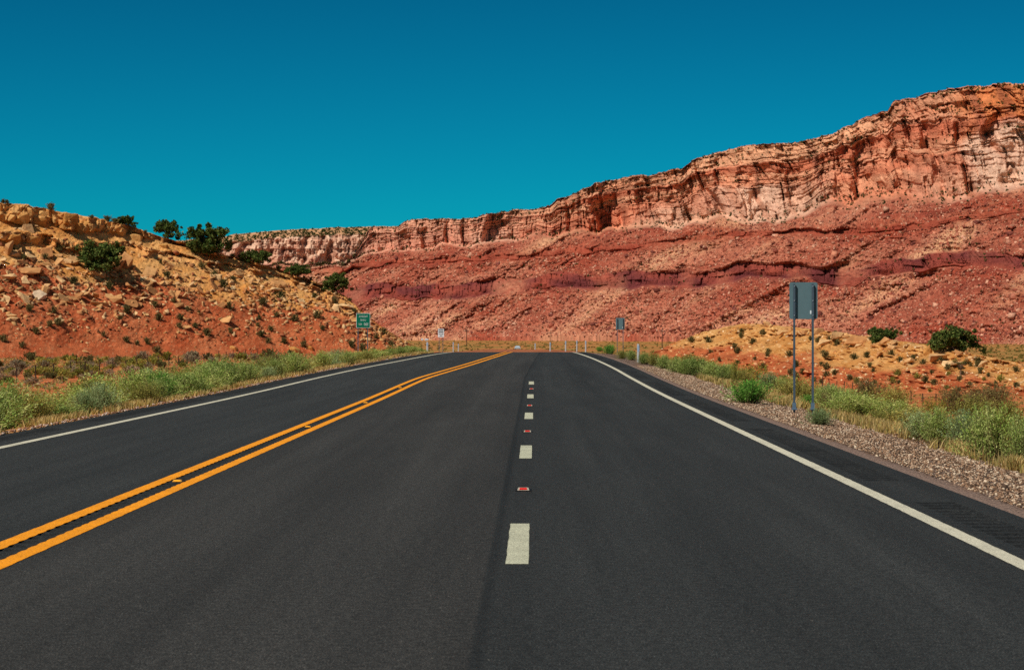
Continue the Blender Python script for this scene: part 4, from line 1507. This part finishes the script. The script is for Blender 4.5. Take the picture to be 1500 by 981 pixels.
while cnt < 88:
    px = rr.uniform(975, 1500)
    s0 = float(P(np.array([px]), SKY_R)[0])
    bt = float(np.interp(px, xr, toer))
    t = rr.random() ** .75
    py = s0 + (bt - s0) * (.06 + .92 * t)
    if any(abs(px - a) < 9 and abs(py - b_) < 5 for a, b_ in spots):
        continue
    spots.append((px, py))
    p = mound.hit(px, py)
    wp = rr.uniform(7, 14)
    me = rr.choice(S_DARK + (S_GREN if px > 1230 and t > .5 else S_DARK))
    shrub(me, p, px_len(wp, p.y), px_len(wp * .68, p.y), 'low shrub growing on the ochre and red right mound', 'shrubs on the right mound')
    cnt += 1
cnt = 0
while cnt < 125:
    px, py = rr.uniform(-5, 470), rr.uniform(521, 566)
    lim = float(np.interp(px, [0, 140, 300, 470], [572, 556, 536, 520]))
    if py > lim or py < float(np.interp(px, xh, toe)):
        continue
    p = hit_ground(px, py)
    wp = rr.uniform(11, 24)
    me = rr.choice(S_GREN * 2 + S_GREY * 2 + S_DARK)
    shrub(me, p, px_len(wp, p.y), px_len(wp * .52, p.y), 'low scrub bush on the flat between the left hill and the fence', 'scrub bushes on the left flat')
    cnt += 1
n = 2200
cen = []
while len(cen) < n:
    y = rr.uniform(30, 330)
    x = rr.uniform(-80, -14)
    cen.append((x, y, float(ground_z(x, y)) + .12))
v, f, cc = leafballs(np.array(cen), RNG.uniform(.25, .7, n), 24, .11, [lin(164, 152, 84), lin(170, 146, 112), lin(136, 130, 72), lin(188, 160, 100)], 41, .6)
cen = []
while len(cen) < 900:
    y = rr.uniform(20, 250)
    x = rr.uniform(12, 70)
    cen.append((x, y, float(ground_z(x, y)) + .1))
v2, f2, cc2 = leafballs(np.array(cen), RNG.uniform(.2, .5, len(cen)), 20, .09, [lin(150, 136, 76), lin(160, 132, 90), lin(118, 116, 60)], 42, .6)
cen = []
while len(cen) < 2600:
    y = 600 * (2400 / 600) ** rr.random()
    x = rr.uniform(-.2, .27) * y
    cen.append((x, y, float(ground_z(x, y)) + .3))
v3, f3, cc3 = leafballs(np.array(cen), RNG.uniform(.6, 1.8, len(cen)), 10, .5, [lin(128, 118, 62), lin(112, 106, 54), lin(150, 128, 70)], 43, .45)
g = obj('ground_scrub', mesh_np('ground_scrub', np.concatenate([v, v2, v3]), np.concatenate([f, f2 + len(v), f3 + len(v) + len(v2)]), M['leaf'], np.concatenate([cc, cc2, cc3])))
tag(g, 'low olive ground scrub scattered over the flats', 'scrub', kind='stuff')

# ---------------------------------------------------------------- dry grass (uncountable)
def tufts(pts, blades, h0, h1, pal, seed):
    r = np.random.default_rng(seed)
    n = len(pts) * blades
    base = np.repeat(np.asarray(pts), blades, 0) + np.concatenate([r.normal(0, .06, (n, 2)), np.zeros((n, 1))], 1)
    h = r.uniform(h0, h1, n)
    a = r.uniform(0, 2 * PI, n)
    lean = np.abs(r.normal(0, .45, n))
    top = base + np.stack([np.cos(a) * lean * h, np.sin(a) * lean * h, h * np.sqrt(np.maximum(.15, 1 - (lean * .6) ** 2))], -1)
    mid = (base + top) / 2 + np.array([0, 0, .12]) * h[:, None]
    sd = np.stack([-np.sin(a + .8), np.cos(a + .8), np.zeros(n)], -1)
    wdt = r.uniform(.006, .012, n)[:, None] * np.interp(base[:, 1], [15, 40, 130], [.8, 1.0, 2.2])[:, None]
    v = np.stack([base - sd * wdt, base + sd * wdt, mid + sd * wdt * .8, top, mid - sd * wdt * .8], 1).reshape(-1, 3)
    i = np.arange(n)[:, None] * 5
    f = np.concatenate([i + np.array([[0, 1, 2, 4]]), i + np.array([[4, 2, 3, 3]])])
    quads = i + np.array([[0, 1, 2, 4]])
    tris = i + np.array([[4, 2, 3]])
    pal = np.array(pal)
    col = np.repeat(pal[r.integers(0, len(pal), n)] * r.uniform(.8, 1.2, (n, 1)), 5, 0)
    return v, quads, tris, col


def grass(name, pts, blades, h0, h1, pal, seed, label):
    v, q, t, c = tufts(pts, blades, h0, h1, pal, seed)
    f = np.concatenate([q[:, [0, 1, 2]], q[:, [0, 2, 3]], t])
    o = obj(name, mesh_np(name, v, f, M['straw'], c))
    tag(o, label, 'grass', kind='stuff')


STRAW = [lin(206, 172, 110), lin(190, 156, 96), lin(218, 188, 128), lin(176, 150, 84), lin(168, 158, 92)]
pts = []
for _ in range(1050):
    y = 9 + 120 * rr.random() ** 1.2
    dl = .12 + abs(rr.gauss(0, .35)) if rr.random() < .72 else rr.uniform(.3, 5)
    if fbm(y * .35, 1.0, 0, 2) < -.12 and dl < .8:
        continue
    x = float(wL(min(y, 124))) - EDGE_L - dl
    pts.append((x, y, float(ground_z(x, y))))
grass('dry_grass', pts, 30, .06, .20, STRAW, 51, 'straw coloured dry grass along the left pavement edge')
pts = []
for _ in range(1050):
    y = 7 + 120 * rr.random() ** 1.25
    dr = GRAV + .15 + abs(rr.gauss(0, 1.4))
    x = float(wR(min(y, 124))) + EDGE_R + dr
    if (fbm(x * .5, y * .25, 5, 2) < .0 and rr.random() < .8) or (x / y * F + VX > 1320 and rr.random() < .7):
        continue
    pts.append((x, y, float(ground_z(x, y))))
for (px, py, wp) in ((1490, 692, 26), (1405, 665, 14), (1300, 632, 44), (1265, 625, 24), (1150, 592, 24), (1048, 548, 18)):
    p = hit_ground(px, py)
    for _ in range(16):
        x, y = p.x + rr.gauss(0, px_len(wp, p.y) * .3), p.y + rr.gauss(0, .25)
        pts.append((x, y, float(ground_z(x, y))))
grass('dry_grass', pts, 34, .08, .27, STRAW, 52, 'straw coloured dry grass beyond the right gravel')

# ---------------------------------------------------------------- signs
def text_mesh(s, size, mat, mirror=True, ww=1.0):
    cu = bpy.data.curves.new('lettering', 'FONT')
    cu.body = s
    cu.size = size
    cu.align_x = 'CENTER'
    cu.align_y = 'CENTER'
    cu.offset = -.002 * size / .2
    to = bpy.data.objects.new('lettering', cu)
    COL.objects.link(to)
    dg = bpy.context.evaluated_depsgraph_get()
    me = bpy.data.meshes.new_from_object(to.evaluated_get(dg))
    bpy.data.objects.remove(to)
    for v in me.vertices:                            # stand it up facing -Y; mirrored as in the photograph
        v.co = Vector(((-v.co.x if mirror else v.co.x) * ww, 0, v.co.y))
    me.materials.clear()
    me.materials.append(mat)
    return me


def post_pair(parent, xs_, top, w_=.045, y=.03, base=True, low=-.3):
    for x in xs_:
        m = MB()
        m.box((x, y, (top + low) / 2), (w_, w_, top - low))
        p = m.build('post', M['steel'], parent)
        if base:
            m = MB()
            m.box((x, y, .06), (w_ + .03, w_ + .03, .16))
            m.box((x, y, .005), (w_ + .075, w_ + .075, .03))
            m.build('sleeve', M['steel_base'], p)


def back_sign(loc, label):
    t = empty('road_sign', loc, math.radians(-2))
    post_pair(t, (-.205, .195), 2.72, .044, -.048)
    m = MB()
    m.plate(.61, .80, .004, .045, 2.35, .004)
    pn = m.build('panel', M['sign_back'], t)
    m = MB()
    m.plate(.60, .79, .002, .04, 2.35, .007)
    m.build('face', M['sign_white'], pn)
    for x in (-.205, .195):
        for z in (2.03, 2.35, 2.66):
            m = MB()
            m.tube([(x, -.002, z), (x, -.082, z)], [.012, .012], 6)
            m.build('bolt', M['bolt'], pn)
    m = MB()
    m.box((.155, -.0035, 2.10), (.03, .004, .075))
    m.build('sticker', M['sign_white'], pn)
    tag(t, label, 'road sign', 'road signs seen from behind')
    return t


Z = 44.0
x = (1177 - VX) / F * Z
s1 = back_sign((x, Z, float(ground_z(x, Z)) + .02), 'large blank grey back of a road sign on two steel posts, right verge')
p0 = H + (VY - 599) / F * Z
s1.location.z = p0
Z = 139.0
s2 = copy_tree(s1)
s2.location = ((908.5 - VX) / F * Z, Z, H + (VY - 512.5) / F * Z - .55)
s2['label'] = 'small distant grey back of a road sign near the crest, right verge'

Z = 130.0
t = empty('guide_sign', ((532 - VX) / F * Z, Z, H + (VY - 514) / F * Z), math.radians(3))
post_pair(t, (-.33, .28), 2.42, .06, .04, False, -1.2)
m = MB()
m.plate(.89, .94, .006, .05, 1.95, 0)
pn = m.build('panel', M['sign_white'], t)
m = MB()
m.plate(.845, .895, .004, .04, 1.95, -.0075)
m.build('green_field', M['green_sign'], pn)
for s, sz_, zc, xo, ww in (('PASSING', .17, 2.21, 0, .84), ('LANE', .17, 1.98, 0, .9), ('500', .25, 1.71, .19, .76), ('FEET', .15, 1.71, -.2, .8)):
    o = obj('lettering', text_mesh(s, sz_, M['sign_white'], True, ww), pn)
    o.location = (xo, -.0145, zc)
tag(t, 'green road sign with mirrored white lettering PASSING LANE 500 FEET, left verge', 'road sign')

Z = 213.0
t = empty('regulatory_sign', ((646 - VX) / F * Z, Z, H + (VY - 512) / F * Z), 0)
post_pair(t, (-.2, .2), 2.2, .06, .04, False, -1.5)
m = MB()
m.plate(.63, .88, .006, .05, 1.75, 0)
pn = m.build('panel', M['sign_white'], t)
for zc, hh_, ws in ((2.06, .09, (.5,)), (1.86, .10, (.5,)), (1.66, .07, (.2, .22)), (1.47, .07, (.3,))):
    m = MB()
    x0 = -sum(ws) / 2 - .02 * (len(ws) - 1)
    for w1_ in ws:
        m.box((x0 + w1_ / 2, -.010, zc), (w1_, .004, hh_))
        x0 += w1_ + .05
    m.build('lettering', M['sign_text'], pn)
tag(t, 'small white road sign with dark lines of lettering at the far left verge', 'road sign')

# ---------------------------------------------------------------- delineator posts
def make_delineator():
    t = empty('marker_post', (0, 0, 0))
    m = MB()
    v = []
    for z in (-.4, 1.05):
        v += [(-.05, .01, z), (-.03, -.012, z), (.03, -.012, z), (.05, .01, z), (.03, .0, z), (-.03, .0, z)]
    m.add(v, [(k, (k + 1) % 6, 6 + (k + 1) % 6, 6 + k) for k in range(6)] + [(5, 4, 3, 2, 1, 0), (6, 7, 8, 9, 10, 11)])
    m.build('post', M['delineator'], t)
    m = MB()
    m.box((0, -.016, .84), (.078, .006, .26))
    m.build('reflector', M['reflector'], t)
    return t


dl = make_delineator()
DELS = [(935, 538, 96, 1.06, 'white marker post with grey reflector on the right gravel, nearest one'),
        (858, 513.5, 212, 1, 'distant white marker post on the far right bend, nearest to the small far sign'),
        (845, 511.5, 236, 1, 'distant white marker post second from the right on the far bend'),
        (828.6, 513.5, 214, 1, 'distant white marker post where the right edge line ends'),
        (806, 515, 226, 1, 'distant white marker post beside the crossarm utility pole'),
        (784, 514.5, 262, 1, 'distant white marker post, leftmost of those on the far right bend'),
        (626, 517, 150, .78, 'white marker post on the left verge before the white sign'),
        (664, 513, 268, 1.05, 'pale marker post right of the white sign, left one of two'),
        (671.5, 514, 292, 1, 'pale marker post right of the white sign, right one of two')]
for k, (px, py, D, sc, lab) in enumerate(DELS):
    o = dl if k == 0 else copy_tree(dl)
    q = ray(px, py, D)
    o.location = q
    wide = 1.2 if k == 0 else 1.5
    o.scale = (wide, wide, sc)
    tag(o, lab, 'marker post', 'white roadside marker posts')

# ---------------------------------------------------------------- fences
def fence(xw, ys, h, label, seed, ztop):
    r = random.Random(seed)
    x0, y0 = xw(ys[0]), ys[0]
    t = empty('wire_fence', (x0, y0, float(ground_z(x0, y0))))
    o = Vector(t.location)
    tops = []
    for y in ys:
        x = xw(y)
        z = float(ground_z(x, y))
        hh_ = h * r.uniform(.9, 1.12)
        dx = r.gauss(0, .04)
        m = MB()
        b = Vector((x, y, z)) - o
        m.tube([b + Vector((0, 0, -.3)), b + Vector((dx, 0, hh_))], [.055, .05], 6)
        m.build('post', M['rust_post'], t)
        tops.append((b, dx, hh_))
    for k in range(4):
        fr = .35 + .2 * k
        m = MB()
        m.tube([b + Vector((dx * fr, -.06, hh_ * fr)) for b, dx, hh_ in tops], [.006] * len(tops), 4)
        m.build('wire', M['wire'], t)
    return tag(t, label, 'fence')


fence(lambda y: -41.0, [155 + 6.1 * k for k in range(28)], 1.2, 'thin wire fence on dark posts along the foot of the left hill', 1, 0)
fence(lambda y: 37.0, [174 + 6.1 * k for k in range(17)], 1.25, 'thin wire fence on dark posts in front of the right mound', 2, 0)

# ---------------------------------------------------------------- utility poles, far car and buildings
def make_pole():
    t = empty('utility_pole', (0, 0, 0))
    m = MB()
    m.tube([(0, 0, -2), (0, 0, 5), (0, 0, 11)], [.26, .24, .2], 8)
    m.build('pole', M['pole_wood'], t)
    m = MB()
    m.box((0, -.22, 9.4), (3.4, .22, .26))
    a = m.build('crossarm', M['pole_wood'], t)
    for x in (-1.5, 0, 1.5):
        m = MB()
        m.tube([(x, -.22, 9.53), (x, -.22, 9.85)], [.11, .07], 6)
        m.build('insulator', M['bolt'], a)
    return t


po = make_pole()
for k, (px, py, D, lab) in enumerate(((807, 513, 1330, 'tiny utility pole with crossarm beyond the road crest'),
                                      (970, 509, 1250, 'tiny utility pole left of the ochre mound'),
                                      (683.5, 512.5, 1450, 'tiny utility pole beyond the white sign and left marker posts'))):
    o = po if k == 0 else copy_tree(po)
    q = ray(px, py, D)
    q.z = float(ground_z(q.x, q.y))
    o.location = q
    if k:
        o.scale = (1.15,) * 3
    tag(o, lab, 'utility pole', 'utility poles on the far plain')

q = ray(758, 511.8, 800)
t = empty('car', q, math.radians(8))
m = MB()
v = []
prof = [(-.9, .3), (.9, .3), (.92, .85), (.78, .95), (.62, 1.45), (-.62, 1.45), (-.78, .95), (-.92, .85)]
for y in (-2.1, 2.1):
    v += [(a, y * (1 if z < 1 else .55), z) for a, z in prof]
m.add(v, [(k, (k + 1) % 8, 8 + (k + 1) % 8, 8 + k) for k in range(8)] + [tuple(range(8))[::-1], tuple(range(8, 16))])
m.build('body', M['car_paint'], t)
m = MB()
m.add([(-.6, -1.52, 1.0), (.6, -1.52, 1.0), (.5, -1.19, 1.4), (-.5, -1.19, 1.4)], [(0, 1, 2, 3)])
m.build('windscreen', M['dark_glass'], t)
for x in (-.8, .8):
    for y in (-1.3, 1.3):
        m = MB()
        m.tube([(x - .1, y, .32), (x + .1, y, .32)], [.32, .32], 10)
        m.build('wheel', M['tyre'], t)
tag(t, 'tiny white car far off beyond the crest above the yellow lines', 'car')

for k, (px, py, D, wd, lab) in enumerate(((625, 497.5, 2380, 3.4, 'tiny whitish building at the foot of the mesa left of the white sign'),
                                          (618.5, 497.5, 2400, 2.0, 'tiniest whitish shed at the foot of the mesa by the left hill end'))):
    q = ray(px, py, D)
    q.z = float(ground_z(q.x, q.y))
    t = empty('building', q)
    m = MB()
    m.box((0, 0, 0.2), (wd, 6, 2.0))
    m.build('wall', M['pale_wall'], t)
    m = MB()
    a, b_, zt = wd / 2 + .3, 3.3, 1.21
    m.add([(-a, -b_, zt), (a, -b_, zt), (a, b_, zt), (-a, b_, zt), (-a, 0, zt + 1.1), (a, 0, zt + 1.1)], [(0, 1, 5, 4), (2, 3, 4, 5), (0, 4, 3), (1, 2, 5), (0, 3, 2, 1)])
    m.build('roof', M['pale_roof'], t)
    tag(t, lab, 'building')
